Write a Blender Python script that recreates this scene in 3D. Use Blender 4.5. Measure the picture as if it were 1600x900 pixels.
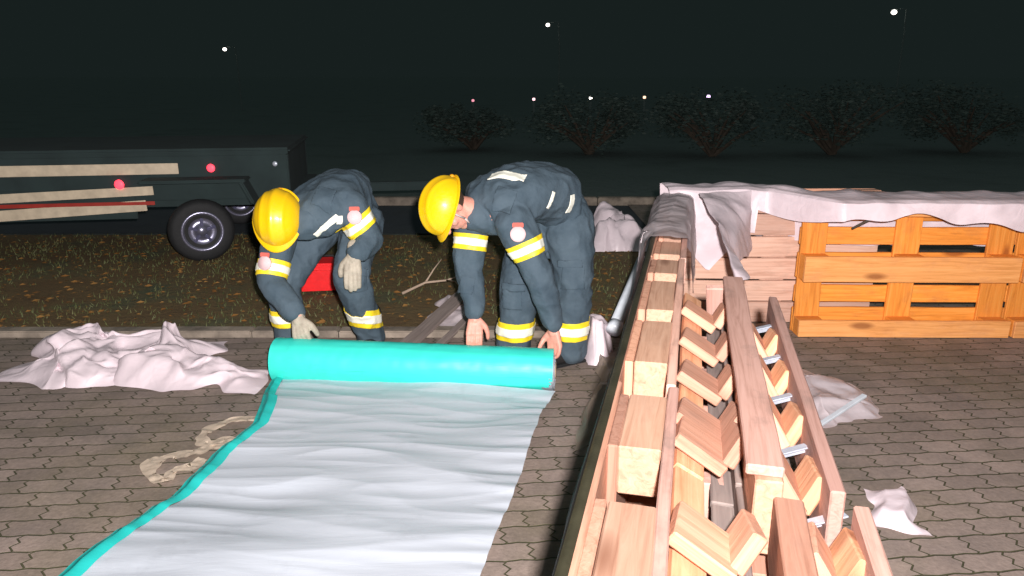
import bpy, bmesh, math, random
from mathutils import Vector, Matrix, noise
V = Vector
rnd = random.Random(7)
for o in list(bpy.data.objects): bpy.data.objects.remove(o)
scene = bpy.context.scene
COL = scene.collection

# ------------------------------------------------------------------ camera, sky, flash, exposure
CAM_H = 1.45
PITCH = math.radians(16.0)
cd = bpy.data.cameras.new('camera'); cam = bpy.data.objects.new('camera', cd); COL.objects.link(cam)
cam.location = (0, 0, CAM_H); cam.rotation_euler = (math.radians(90) - PITCH, 0, 0)
cd.sensor_width = 36; cd.lens = 26.05; cd.clip_start = 0.05; cd.clip_end = 2000
scene.camera = cam

world = bpy.data.worlds.new('World'); scene.world = world; world.use_nodes = True
wn = world.node_tree; wn.nodes.clear()
wo = wn.nodes.new('ShaderNodeOutputWorld'); bg = wn.nodes.new('ShaderNodeBackground')
sky = wn.nodes.new('ShaderNodeTexSky'); sky.sky_type = 'NISHITA'; sky.sun_disc = False
sky.sun_elevation = math.radians(-8); sky.sun_rotation = math.radians(200)
mixs = wn.nodes.new('ShaderNodeMix'); mixs.data_type = 'RGBA'; mixs.blend_type = 'ADD'
mixs.inputs[0].default_value = 0.05
tcw = wn.nodes.new('ShaderNodeTexCoord'); spw = wn.nodes.new('ShaderNodeSeparateXYZ'); wn.links.new(tcw.outputs['Generated'], spw.inputs[0])
rw = wn.nodes.new('ShaderNodeValToRGB'); wn.links.new(spw.outputs[2], rw.inputs[0])
rw.color_ramp.elements[0].position = 0.13; rw.color_ramp.elements[0].color = (0.0068, 0.0108, 0.0103, 1)
rw.color_ramp.elements[1].position = 0.6; rw.color_ramp.elements[1].color = (0.050, 0.066, 0.065, 1)  # zenith brightened out of view to lift the ambient on dark ground
wn.links.new(rw.outputs[0], mixs.inputs[6])
wn.links.new(sky.outputs[0], mixs.inputs[7]); wn.links.new(mixs.outputs[2], bg.inputs[0])
bg.inputs[1].default_value = 1.0
wn.links.new(bg.outputs[0], wo.inputs[0])

# the camera's flash gun: the light that lit the photograph
ld = bpy.data.lights.new('flash', 'POINT'); flash = bpy.data.objects.new('flash', ld); COL.objects.link(flash)
flash.location = (0.07, -0.02, CAM_H + 0.09)
ld.energy = 1230; ld.shadow_soft_size = 0.025; ld.color = (1.0, 0.93, 0.92)
ld.use_nodes = True
nt = ld.node_tree; em = next(n for n in nt.nodes if n.type == 'EMISSION')
fo = nt.nodes.new('ShaderNodeLightFalloff'); fo.inputs['Strength'].default_value = 1.0
fo.inputs['Smooth'].default_value = 9.0
nt.links.new(fo.outputs['Quadratic'], em.inputs['Strength'])

scene.view_settings.view_transform = 'Standard'; scene.view_settings.look = 'None'
scene.view_settings.exposure = 0.35; scene.view_settings.gamma = 1.0
scene.render.engine = 'CYCLES'

# ------------------------------------------------------------------ helpers
def tag(o, label=None, cat=None, group=None, kind=None):
    if label: o['label'] = label
    if cat: o['category'] = cat
    if group: o['group'] = group
    if kind: o['kind'] = kind
    return o
def thing(name, label, cat, loc=(0, 0, 0), group=None):
    o = bpy.data.objects.new(name, None); COL.objects.link(o); o.location = loc
    o.empty_display_size = 0.1
    return tag(o, label, cat, group)
def obj(name, bm, mat, parent=None, smooth=False, world_space=True):
    me = bpy.data.meshes.new(name)
    bmesh.ops.recalc_face_normals(bm, faces=bm.faces)
    if parent is not None and world_space:
        bmesh.ops.transform(bm, matrix=parent_mat(parent).inverted(), verts=bm.verts)
    bm.to_mesh(me); bm.free()
    o = bpy.data.objects.new(name, me); COL.objects.link(o)
    for m in (mat if isinstance(mat, (list, tuple)) else [mat]): me.materials.append(m)
    if smooth:
        for p in me.polygons: p.use_smooth = True
    if parent is not None: o.parent = parent
    return o
def parent_mat(o):
    m = o.matrix_basis
    return (parent_mat(o.parent) @ m) if o.parent else m.copy()
def ground_pt(px, py, z=0.0):
    """where the sight line of a point of the photograph meets height z (for surveying positions)"""
    f = 1158.0; x = (px - 800) / f; y = (450 - py) / f
    c, s = math.cos(PITCH), math.sin(PITCH)
    d = V((x, c + y * s, -s + y * c)); t = (CAM_H - z) / -d.z
    return V((d.x * t, d.y * t, z))
def new_mat(name):
    m = bpy.data.materials.new(name); m.use_nodes = True
    nt = m.node_tree; b = nt.nodes['Principled BSDF']
    return m, nt, b
def ramp(nt, src, stops):
    r = nt.nodes.new('ShaderNodeValToRGB'); e = r.color_ramp.elements
    while len(e) < len(stops): e.new(0.5)
    for i, (p, c) in enumerate(stops):
        e[i].position = p; e[i].color = (c[0], c[1], c[2], 1)
    nt.links.new(src, r.inputs[0]); return r.outputs[0]
def noise_tex(nt, vec, scale, detail=4, rough=0.55, dist=0.0):
    n = nt.nodes.new('ShaderNodeTexNoise'); n.inputs['Scale'].default_value = scale
    n.inputs['Detail'].default_value = detail; n.inputs['Roughness'].default_value = rough
    n.inputs['Distortion'].default_value = dist
    if vec is not None: nt.links.new(vec, n.inputs['Vector'])
    return n.outputs['Fac']
def mapping(nt, src, scale=(1, 1, 1), rot=(0, 0, 0)):
    m = nt.nodes.new('ShaderNodeMapping'); m.inputs['Scale'].default_value = scale
    m.inputs['Rotation'].default_value = rot; nt.links.new(src, m.inputs['Vector']); return m.outputs[0]
def mixc(nt, fac, a, b, mode='MIX'):
    m = nt.nodes.new('ShaderNodeMix'); m.data_type = 'RGBA'; m.blend_type = mode
    for s, i in ((fac, 0), (a, 6), (b, 7)):
        if isinstance(s, (int, float)): m.inputs[i].default_value = s
        elif isinstance(s, tuple): m.inputs[i].default_value = (*s, 1)
        else: nt.links.new(s, m.inputs[i])
    return m.outputs[2]
def bump(nt, b, h, strength=0.3, dist=0.01, base=None):
    n = nt.nodes.new('ShaderNodeBump'); n.inputs['Strength'].default_value = strength
    n.inputs['Distance'].default_value = dist; nt.links.new(h, n.inputs['Height'])
    if base is not None: nt.links.new(base, n.inputs['Normal'])
    nt.links.new(n.outputs[0], b.inputs['Normal']); return n.outputs[0]
def objco(nt):
    return nt.nodes.new('ShaderNodeTexCoord').outputs['Object']
def math_n(nt, op, a, b=None, c=None):
    m = nt.nodes.new('ShaderNodeMath'); m.operation = op
    for i, s in enumerate((a, b, c)):
        if s is None: continue
        if isinstance(s, (int, float)): m.inputs[i].default_value = s
        else: nt.links.new(s, m.inputs[i])
    return m.outputs[0]

# ------------------------------------------------------------------ materials
def wood_mat(name, light, mid, dark, stain=(0.20, 0.15, 0.13), stain_amt=0.35):
    m, nt, b = new_mat(name)
    at = nt.nodes.new('ShaderNodeAttribute'); at.attribute_name = 'grain'
    g = mapping(nt, at.outputs['Vector'], (1.2, 22, 22))
    n1 = noise_tex(nt, g, 2.2, 6, 0.65, 1.2)
    col = ramp(nt, n1, [(0.28, dark), (0.5, mid), (0.72, light)])
    tone = nt.nodes.new('ShaderNodeAttribute'); tone.attribute_name = 'tone'
    sh = ramp(nt, tone.outputs['Fac'], [(0.0, (0.62, 0.60, 0.62)), (0.5, (0.93, 0.92, 0.92)), (1.0, (1.15, 1.12, 1.05))])
    col = mixc(nt, 1.0, col, sh, 'MULTIPLY')
    n2 = noise_tex(nt, mapping(nt, at.outputs['Vector'], (2.5, 5, 5)), 2.0, 5, 0.7)
    st = ramp(nt, n2, [(0.52, (0, 0, 0)), (0.75, (stain_amt,) * 3)])
    col = mixc(nt, st, col, stain)
    vo = nt.nodes.new('ShaderNodeTexVoronoi'); vo.inputs['Scale'].default_value = 1.0
    nt.links.new(mapping(nt, at.outputs['Vector'], (2.2, 7, 7)), vo.inputs['Vector'])
    kn = ramp(nt, vo.outputs['Distance'], [(0.09, (0.8,) * 3), (0.19, (0, 0, 0))])
    col = mixc(nt, kn, col, (dark[0] * 0.45, dark[1] * 0.35, dark[2] * 0.3))
    nt.links.new(col, b.inputs['Base Color']); b.inputs['Roughness'].default_value = 0.72
    bump(nt, b, n1, 0.45, 0.004)
    return m
M = {}
M['wood'] = wood_mat('pine_wood', (0.80, 0.46, 0.325), (0.72, 0.385, 0.26), (0.50, 0.24, 0.15))
M['wood_old'] = wood_mat('weathered_pine', (0.84, 0.53, 0.44), (0.76, 0.455, 0.365), (0.54, 0.30, 0.23), stain_amt=0.6)
M['wood_pale'] = wood_mat('pale_pine_blocks', (0.74, 0.47, 0.33), (0.65, 0.385, 0.26), (0.48, 0.25, 0.16), stain_amt=0.2)
M['wood_orange'] = wood_mat('orange_stained_pine', (0.95, 0.42, 0.09), (0.90, 0.33, 0.045), (0.62, 0.20, 0.02), stain=(0.45, 0.15, 0.05), stain_amt=0.5)
M['wood_peach'] = wood_mat('peach_pine', (0.88, 0.52, 0.32), (0.80, 0.42, 0.24), (0.60, 0.28, 0.14), stain=(0.45, 0.2, 0.1), stain_amt=0.4)
M['wood_amber'] = wood_mat('amber_pine', (0.95, 0.47, 0.17), (0.88, 0.39, 0.12), (0.64, 0.25, 0.06), stain=(0.5, 0.2, 0.1), stain_amt=0.4)
M['wood_cream'] = wood_mat('cream_pine', (0.88, 0.60, 0.47), (0.80, 0.51, 0.38), (0.60, 0.34, 0.24), stain_amt=0.3)
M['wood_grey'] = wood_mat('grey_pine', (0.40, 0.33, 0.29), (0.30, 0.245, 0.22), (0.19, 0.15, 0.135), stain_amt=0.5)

def fabric(name, c, c2, rough=0.85, scale=9):
    m, nt, b = new_mat(name); co = objco(nt)
    n = noise_tex(nt, co, scale, 5, 0.6)
    nt.links.new(ramp(nt, n, [(0.3, c), (0.7, c2)]), b.inputs['Base Color'])
    b.inputs['Roughness'].default_value = rough
    n2 = noise_tex(nt, co, 28, 4, 0.6, 0.8)
    fine = noise_tex(nt, co, 500, 2)
    mx = math_n(nt, 'MULTIPLY_ADD', fine, 0.25, n2)
    bump(nt, b, mx, 0.5, 0.006)
    return m
M['suit'] = fabric('navy_work_cloth', (0.046, 0.076, 0.102), (0.080, 0.118, 0.148))
M['glove'] = fabric('grey_leather_glove', (0.32, 0.28, 0.22), (0.48, 0.43, 0.34), 0.7, 30)
M['glove_tan'] = fabric('tan_leather_glove', (0.55, 0.32, 0.21), (0.70, 0.43, 0.30), 0.7, 30)
M['boot'] = fabric('black_leather_boot', (0.012, 0.012, 0.014), (0.03, 0.028, 0.026), 0.4, 20)

def simple(name, c, rough=0.5, metal=0.0, var=0.12, scale=12, bumpd=0.0, coat=0.0):
    m, nt, b = new_mat(name); co = objco(nt)
    n = noise_tex(nt, co, scale, 4)
    lo = tuple(x * (1 - var) for x in c); hi = tuple(min(1, x * (1 + var)) for x in c)
    nt.links.new(ramp(nt, n, [(0.3, lo), (0.7, hi)]), b.inputs['Base Color'])
    b.inputs['Roughness'].default_value = rough; b.inputs['Metallic'].default_value = metal
    b.inputs['Coat Weight'].default_value = coat
    if bumpd: bump(nt, b, noise_tex(nt, co, scale * 4, 4), 0.5, bumpd)
    return m
M['skin'] = simple('skin', (0.72, 0.33, 0.25), 0.5, 0, 0.12, 40, 0.001)
M['skin'].node_tree.nodes['Principled BSDF'].inputs['Subsurface Weight'].default_value = 0.08
M['skin'].node_tree.nodes['Principled BSDF'].inputs['Subsurface Radius'].default_value = (0.02, 0.008, 0.004)
M['hair'] = simple('brown_hair', (0.06, 0.035, 0.02), 0.6)
M['helmet'] = simple('yellow_helmet_shell', (0.92, 0.56, 0.004), 0.28, 0, 0.05, 6, 0.0, 0.3)
_hn = M['helmet'].node_tree; _hb = _hn.nodes['Principled BSDF']
_sc = noise_tex(_hn, mapping(_hn, objco(_hn), (14, 60, 30)), 3, 6, 0.75)
_old = _hb.inputs['Base Color'].links[0].from_socket
_hn.links.new(mixc(_hn, ramp(_hn, _sc, [(0.60, (0, 0, 0)), (0.72, (0.5, 0.5, 0.5))]), _old, (0.42, 0.26, 0.03)), _hb.inputs['Base Color'])
_hn.links.new(ramp(_hn, _sc, [(0.4, (0.28,) * 3), (0.7, (0.6,) * 3)]), _hb.inputs['Roughness'])
M['helmet_rim'] = simple('helmet_rim', (0.80, 0.36, 0.01), 0.4)
M['strap'] = simple('pale_strap', (0.62, 0.50, 0.46), 0.6)
M['silver_tape'] = simple('silver_reflective_tape', (1.0, 1.0, 0.86), 0.35, 0, 0.02)
M['yellow_tape'] = simple('yellow_fluorescent_tape', (1.0, 0.74, 0.03), 0.5, 0, 0.03)
M['patch'] = simple('round_badge_cloth', (0.80, 0.55, 0.56), 0.8)
M['patch_red'] = simple('red_badge_cloth', (0.62, 0.13, 0.10), 0.8)
M['galv'] = simple('galvanised_steel', (0.62, 0.68, 0.78), 0.38, 0.45, 0.15, 40)
M['rubber'] = simple('black_rubber', (0.012, 0.013, 0.014), 0.75, 0, 0.2, 30, 0.002)
M['dark_paint'] = simple('dark_green_paint', (0.022, 0.038, 0.038), 0.95, 0, 0.2, 4)
M['chrome'] = simple('wheel_rim_metal', (0.30, 0.30, 0.40), 0.3, 0.75, 0.1)
M['rim_dark'] = simple('wheel_dish_paint', (0.06, 0.06, 0.12), 0.35, 0.3)
M['stripe'] = simple('beige_reflective_stripe', (0.62, 0.52, 0.38), 0.5, 0, 0.15, 14)
M['stripe_red'] = simple('red_reflective_stripe', (0.35, 0.03, 0.02), 0.5)
M['red'] = simple('red_plastic', (0.95, 0.012, 0.015), 0.4, 0, 0.15, 20, 0.002)
M['shade_foil'] = simple('shade_black_plastic_foil', (0.008, 0.008, 0.007), 0.65, 0, 0.3, 10, 0.004)  # film coloured black to stand in for its unlit side
M['olive_foil'] = simple('olive_plastic_foil', (0.045, 0.042, 0.025), 0.4, 0, 0.3, 10, 0.004)
M['white_pipe'] = simple('white_plastic_pipe', (0.66, 0.72, 0.78), 0.35)
M['kerb'] = simple('kerb_concrete', (0.24, 0.20, 0.16), 0.9, 0, 0.45, 9, 0.004)
M['post'] = simple('dark_post_steel', (0.16, 0.21, 0.20), 0.9)
M['bark'] = simple('bark', (0.07, 0.055, 0.04), 0.9, 0, 0.3, 10, 0.01)
M['wall'] = simple('dark_render_wall', (0.10, 0.13, 0.125), 0.9, 0, 0.1, 1.5, 0.01)
M['roof'] = simple('dark_roof_tiles', (0.075, 0.11, 0.105), 0.85, 0, 0.2, 2.5, 0.02)
M['window'] = simple('dark_window_glass', (0.06, 0.09, 0.09), 0.85)
M['cardboard'] = simple('tan_board', (0.45, 0.34, 0.25), 0.8, 0, 0.2, 10, 0.003)

def emissive(name, c, s):
    m, nt, b = new_mat(name)
    b.inputs['Emission Color'].default_value = (*c, 1); b.inputs['Emission Strength'].default_value = s
    b.inputs['Base Color'].default_value = (0.1, 0.1, 0.1, 1); return m
M['lamp_white'] = emissive('lit_lamp_white', (1, 0.92, 0.85), 3)
M['lamp_amber'] = emissive('lit_lamp_amber', (1, 0.62, 0.42), 1.7)
M['lamp_pink'] = emissive('lit_lamp_rose', (1, 0.35, 0.45), 0.9)
M['lamp_violet'] = emissive('lit_lamp_violet', (0.85, 0.6, 1.0), 2.2); M['lamp_rose'] = emissive('lit_lamp_pale_pink', (1, 0.6, 0.66), 1.6)
M['lamp_red'] = emissive('lit_tail_lamp', (1, 0.03, 0.06), 2.2)

def film_mat(name, c, transp=0.12, rough=0.35, trans=0.2):
    m, nt, b = new_mat(name); co = objco(nt)
    n = noise_tex(nt, co, 7, 5, 0.6, 0.8)
    nt.links.new(ramp(nt, n, [(0.3, tuple(x * 0.86 for x in c)), (0.7, c)]), b.inputs['Base Color'])
    b.inputs['Roughness'].default_value = rough
    vo = nt.nodes.new('ShaderNodeTexVoronoi'); vo.feature = 'DISTANCE_TO_EDGE'; vo.inputs['Scale'].default_value = 9
    nn = nt.nodes.new('ShaderNodeTexNoise'); nn.inputs['Scale'].default_value = 5
    nt.links.new(co, nn.inputs['Vector'])
    nt.links.new(mixc(nt, 0.35, co, nn.outputs['Color']), vo.inputs['Vector'])
    bump(nt, b, math_n(nt, 'ADD', vo.outputs['Distance'], n), 0.35, 0.012)
    out = nt.nodes['Material Output']
    tl = nt.nodes.new('ShaderNodeBsdfTranslucent'); tl.inputs[0].default_value = (*c, 1)
    m1 = nt.nodes.new('ShaderNodeMixShader'); m1.inputs[0].default_value = trans
    nt.links.new(b.outputs[0], m1.inputs[1]); nt.links.new(tl.outputs[0], m1.inputs[2])
    tp = nt.nodes.new('ShaderNodeBsdfTransparent')
    m2 = nt.nodes.new('ShaderNodeMixShader'); m2.inputs[0].default_value = transp
    nt.links.new(m1.outputs[0], m2.inputs[1]); nt.links.new(tp.outputs[0], m2.inputs[2])
    nt.links.new(m2.outputs[0], out.inputs[0])
    return m
M['film'] = film_mat('white_plastic_film', (0.93, 0.80, 0.85), 0.02, .4, .12)
M['film_clear'] = film_mat('clear_plastic_film', (0.86, 0.76, 0.79), 0.16, 0.3)
M['film_tan'] = film_mat('dusty_plastic_film', (0.50, 0.40, 0.32), 0.25, 0.4)
M['film_sand'] = film_mat('beige_wrapping_film', (0.80, 0.66, 0.52), 0.15, 0.4)

# membrane: white side and teal side
def membrane_mat(name, c, rough, wrinkle):
    m, nt, b = new_mat(name); co = objco(nt)
    n = noise_tex(nt, mapping(nt, co, (0.8, 5, 5)), 3, 5, 0.6, 0.6)
    lo = tuple(x * 0.93 for x in c)
    col = ramp(nt, n, [(0.3, lo), (0.7, c)])
    dirt = ramp(nt, noise_tex(nt, co, 6, 6, 0.75), [(0.56, (0, 0, 0)), (0.8, (0.45, 0.45, 0.45))])
    nt.links.new(mixc(nt, dirt, col, tuple(x * 0.62 for x in c)), b.inputs['Base Color'])
    b.inputs['Roughness'].default_value = rough
    bump(nt, b, n, 0.35, wrinkle)
    return m
M['membrane'] = membrane_mat('white_membrane', (0.53, 0.575, 0.635), 0.55, 0.006)
M['teal'] = membrane_mat('teal_membrane', (0.045, 0.74, 0.62), 0.45, 0.006)
M['teal_edge'] = membrane_mat('teal_membrane_edge', (0.02, 0.50, 0.46), 0.5, 0.006)

# paving: interlocking concrete blocks with zigzag joints
m, nt, b = new_mat('interlocking_paving'); M['paving'] = m
co = mapping(nt, objco(nt), (1, 1, 1), (0, 0, math.radians(-5)))
sep = nt.nodes.new('ShaderNodeSeparateXYZ'); nt.links.new(co, sep.inputs[0])
tri = math_n(nt, 'PINGPONG', math_n(nt, 'MULTIPLY', sep.outputs[1], 1.0), 0.0225)
xo = math_n(nt, 'ADD', sep.outputs[0], math_n(nt, 'MULTIPLY', tri, 0.9))
warp = noise_tex(nt, co, 9, 2)
yo = math_n(nt, 'ADD', sep.outputs[1], math_n(nt, 'MULTIPLY', math_n(nt, 'PINGPONG', sep.outputs[0], 0.05), 0.12))
yo = math_n(nt, 'MULTIPLY_ADD', warp, 0.008, yo)
cmb = nt.nodes.new('ShaderNodeCombineXYZ'); nt.links.new(xo, cmb.inputs[0]); nt.links.new(yo, cmb.inputs[1])
br = nt.nodes.new('ShaderNodeTexBrick'); nt.links.new(cmb.outputs[0], br.inputs['Vector'])
br.inputs['Scale'].default_value = 1; br.inputs['Brick Width'].default_value = 0.165; br.inputs['Row Height'].default_value = 0.09
br.inputs['Mortar Size'].default_value = 0.0042; br.inputs['Mortar Smooth'].default_value = 0.5; br.inputs['Bias'].default_value = -0.05
br.inputs['Color1'].default_value = (0.270, 0.215, 0.185, 1); br.inputs['Color2'].default_value = (0.37, 0.295, 0.26, 1)
br.inputs['Mortar'].default_value = (0.070, 0.072, 0.030, 1)
moss = ramp(nt, noise_tex(nt, co, 1.3, 5, 0.65), [(0.45, (0, 0, 0)), (0.7, (0.5, 0.5, 0.5))])
c1 = mixc(nt, moss, br.outputs['Color'], (0.13, 0.12, 0.055))
c1 = mixc(nt, 0.55, c1, ramp(nt, noise_tex(nt, co, 55, 5, 0.7), [(0.3, (0.45, 0.44, 0.43)), (0.7, (1, 1, 1))]), 'MULTIPLY')
c1 = mixc(nt, 0.5, c1, ramp(nt, noise_tex(nt, co, 4.5, 4, 0.6), [(0.3, (0.55, 0.55, 0.55)), (0.65, (1.15, 1.1, 1.05))]), 'MULTIPLY')
c1 = mixc(nt, ramp(nt, noise_tex(nt, co, 0.9, 6, 0.7, 0.6), [(0.55, (0, 0, 0)), (0.72, (0.55,) * 3)]), c1, (0.09, 0.085, 0.07))
nt.links.new(c1, b.inputs['Base Color']); b.inputs['Roughness'].default_value = 0.85
h = math_n(nt, 'SUBTRACT', math_n(nt, 'MULTIPLY', noise_tex(nt, co, 70, 4), 0.25), br.outputs['Fac'])
bump(nt, b, h, 0.9, 0.008)

def ground_mat(name, cols, scale, bd):
    m, nt, b = new_mat(name); co = objco(nt)
    n = noise_tex(nt, co, scale, 6, 0.7)
    nt.links.new(ramp(nt, n, [(0.3, cols[0]), (0.5, cols[1]), (0.7, cols[2])]), b.inputs['Base Color'])
    b.inputs['Roughness'].default_value = 0.95
    bump(nt, b, noise_tex(nt, co, scale * 12, 5, 0.7), 0.8, bd)
    return m
M['soil'] = ground_mat('leaf_strewn_soil', ((0.11, 0.064, 0.024), (0.14, 0.092, 0.034), (0.065, 0.088, 0.045)), 1.7, 0.02)
M['asphalt'] = ground_mat('asphalt', ((0.022, 0.032, 0.042), (0.034, 0.046, 0.056), (0.026, 0.036, 0.040)), 2.5, 0.01)
M['field'] = ground_mat('dark_grass_field', ((0.07, 0.10, 0.09), (0.10, 0.135, 0.125), (0.085, 0.12, 0.11)), 0.5, 0.05)
def leaf_mat(name, a, c):
    m, nt, b = new_mat(name)
    n = noise_tex(nt, objco(nt), 2.2, 4)
    nt.links.new(ramp(nt, n, [(0.35, a), (0.65, c)]), b.inputs['Base Color']); b.inputs['Roughness'].default_value = 0.7
    return m
M['leaf'] = leaf_mat('dark_leaves', (0.035, 0.058, 0.050), (0.060, 0.095, 0.080))
M['grass'] = leaf_mat('short_grass', (0.075, 0.10, 0.035), (0.125, 0.12, 0.04))
M['dead_leaf'] = leaf_mat('fallen_leaves', (0.24, 0.10, 0.02), (0.34, 0.18, 0.05))

# ------------------------------------------------------------------ geometry helpers
def grid_bm(nu, nv, fn):
    bm = bmesh.new(); vs = [[bm.verts.new(fn(i / nu, j / nv)) for j in range(nv + 1)] for i in range(nu + 1)]
    for i in range(nu):
        for j in range(nv): bm.faces.new((vs[i][j], vs[i + 1][j], vs[i + 1][j + 1], vs[i][j + 1]))
    return bm
def add_box(bm, c, size, R=None, bev=0.0):
    r = bmesh.ops.create_cube(bm, size=1.0); vs = r['verts']
    mtx = Matrix.Translation(c) @ (R.to_4x4() if R is not None else Matrix()) @ Matrix.Diagonal((*size, 1))
    bmesh.ops.transform(bm, matrix=mtx, verts=vs)
    if bev:
        es = list({e for v in vs for e in v.link_edges})
        bmesh.ops.bevel(bm, geom=es, offset=bev, segments=2, affect='EDGES')
def add_tube(bm, pts, rads, seg=10, cap=True):
    if not isinstance(rads, (list, tuple)): rads = [rads] * len(pts)
    rings = []; prev = None
    for i, p in enumerate(pts):
        p = V(p); a = V(pts[max(0, i - 1)]); b_ = V(pts[min(len(pts) - 1, i + 1)])
        t = (b_ - a).normalized()
        if prev is None:
            u = t.cross(V((0, 0, 1)));
            if u.length < 1e-3: u = t.cross(V((1, 0, 0)))
            u.normalize()
        else:
            u = (prev - t * prev.dot(t)).normalized()
        prev = u; w = t.cross(u)
        rings.append([bm.verts.new(p + (u * math.cos(k * 2 * math.pi / seg) + w * math.sin(k * 2 * math.pi / seg)) * rads[i]) for k in range(seg)])
    for r0, r1 in zip(rings, rings[1:]):
        for k in range(seg): bm.faces.new((r0[k], r0[(k + 1) % seg], r1[(k + 1) % seg], r1[k]))
    if cap: bm.faces.new(rings[0][::-1]); bm.faces.new(rings[-1])
def nz(p, s=1.0, seed=0.0):
    return noise.noise(V((p[0] * s + seed, p[1] * s + seed * 1.7, p[2] * s - seed)))
def nv(p, s=1.0, seed=0.0):
    return V((nz(p, s, seed), nz(p, s, seed + 11.3), nz(p, s, seed + 23.9)))

def plank(name, size, centre, mtx, mat, parent, axis=0, wear=0.0012, seed=None):
    """one sawn board: subdivided, bevelled, slightly bowed, with its own grain coordinates"""
    bm = bmesh.new()
    L = size[axis]
    r = bmesh.ops.create_cube(bm, size=1.0)
    bmesh.ops.transform(bm, matrix=Matrix.Diagonal((*size, 1)), verts=bm.verts)
    bmesh.ops.bevel(bm, geom=list(bm.edges), offset=min(0.003, min(size) * 0.15), segments=1, affect='EDGES')
    cuts = max(1, int(L / 0.12))
    for k in range(1, cuts):
        n = V((0, 0, 0)); n[axis] = 1; c = V((0, 0, 0)); c[axis] = -L / 2 + L * k / cuts
        bmesh.ops.bisect_plane(bm, geom=bm.verts[:] + bm.edges[:] + bm.faces[:], plane_co=c, plane_no=n)
    sd = rnd.uniform(0, 50); off = V((rnd.uniform(0, 40), rnd.uniform(0, 40), rnd.uniform(0, 40)))
    gl = bm.verts.layers.float_vector.new('grain'); tl = bm.verts.layers.float.new('tone')
    tone = min(1, max(0, rnd.gauss(0.5, 0.24)))
    for v in bm.verts:
        g = v.co.copy()
        if axis == 1: g = V((g.y, g.x, g.z))
        if axis == 2: g = V((g.z, g.x, g.y))
        v[gl] = g + off; v[tl] = tone
        v.co += nv(v.co, 3.0, sd) * wear * 3 + nv(v.co, 30.0, sd) * wear
    bmesh.ops.transform(bm, matrix=mtx @ Matrix.Translation(centre), verts=bm.verts)
    return obj(name, bm, mat, parent)

def frame(origin, x, y, z):
    m = Matrix((x, y, z)).transposed().to_4x4(); m.translation = origin; return m

def nails(mtx, parent, spots):
    bm = bmesh.new()
    for s in spots:
        r = bmesh.ops.create_cone(bm, cap_ends=True, segments=8, radius1=0.004, radius2=0.0035, depth=0.003)
        bmesh.ops.transform(bm, matrix=mtx @ Matrix.Translation(s), verts=r['verts'])
    o = obj('nail_heads', bm, M['post'], parent)
    return o

def pallet(label, mtx, mats, blocks=None, group='wooden pallets of the barrier', length=1.2, cat='pallet', depth=0.8, bracket=False):
    """mtx maps local x (length), y (width), z (0 = skid side, .144 = deck side) to the world"""
    T = thing('wooden_pallet', label, cat, mtx @ V((length / 2, 0, 0.072)), group)
    wd = mats
    xs = blocks or [(0.0, 0.145), (0.5275, 0.6725), (1.055, 1.2)]
    for y0, y1 in wd.get('rows', ((0, .145), (.18, .28), (.327, .473), (.52, .62), (.655, .80))):
        plank('deck_board', (length, y1 - y0, .022), V((length / 2, (y0 + y1) / 2, .133)), mtx, wd['deck'], T)
    for x0, x1 in xs:
        plank('stringer_board', (x1 - x0, depth - .004, .021), V(((x0 + x1) / 2, depth / 2, .1105)), mtx, wd['deck'], T, 1)
    for y0, y1 in ((0.001, .100), (.3275, .4725), (.700, .799)):
        for x0, x1 in xs:
            plank('block', (x1 - x0 - .004, y1 - y0, .0765), V(((x0 + x1) / 2, (y0 + y1) / 2, .0610)), mtx, wd['block'], T)
        plank('skid_board', (length, y1 - y0, .022), V((length / 2, (y0 + y1) / 2, .011)), mtx, wd['skid'], T)
    #sp = [V(((x0 + x1) / 2 + dx, (y0 + y1) / 2 + dy, -0.0008)) for x0, x1 in xs for y0, y1 in ((0.001, .100), (.3275, .4725), (.700, .799)) for dx, dy in ((-.04, -.02), (.04, .02), (0.0, .0))]
    return T

# directions of the pallet row that runs away from the camera
D = V((0.234, 0.972, 0)).normalized(); N = V((0.972, -0.234, 0)).normalized(); UP = V((0, 0, 1))
def RP(s, L, h): return D * s + N * L + UP * h

# ------------------------------------------------------------------ setting
def sheet(name, x0, x1, y0, y1, z, mat, n=1):
    return tag(obj(name, grid_bm(n, n, lambda u, v: V((x0 + (x1 - x0) * u, y0 + (y1 - y0) * v, z))), mat), kind='structure')
sheet('ground', -400, 400, -100, 700, -0.03, M['field'])
sheet('paved_yard', -14, 14, -6, 4.02, 0.0, M['paving'], 8)
sheet('paved_yard', 1.35, 14, 4.02, 9, 0.0, M['paving'], 4)
sheet('soil_strip', -14, 1.346, 4.12, 6.9, -0.004, M['soil'], 8)
sheet('road', -60, 60, 7.0, 8.6, -0.012, M['asphalt'], 8)
# kerbs
k = thing('kerb', 'pale concrete edging stones between paving and the brown soil strip', 'kerb', (-3, 4.07, 0))
x = -11.0
while x < 1.3:
    L = 0.5; bm = bmesh.new(); add_box(bm, V((x + L / 2, 4.07 + rnd.uniform(-.004, .004), 0.0 + rnd.uniform(0, .006))), (L - .006, .09, .07), bev=.006)
    obj('kerb_stone', bm, M['kerb'], k); x += L
k = thing('kerb', 'thin far kerb line along the dark road behind the workers', 'kerb', (-3, 8.66, 0))
x = -14.0
while x < 13:
    L = 1.0; bm = bmesh.new(); add_box(bm, V((x + L / 2, 8.66, 0.02)), (L - .008, .12, .12), bev=.01)
    obj('kerb_stone', bm, M['kerb'], k); x += L
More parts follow.
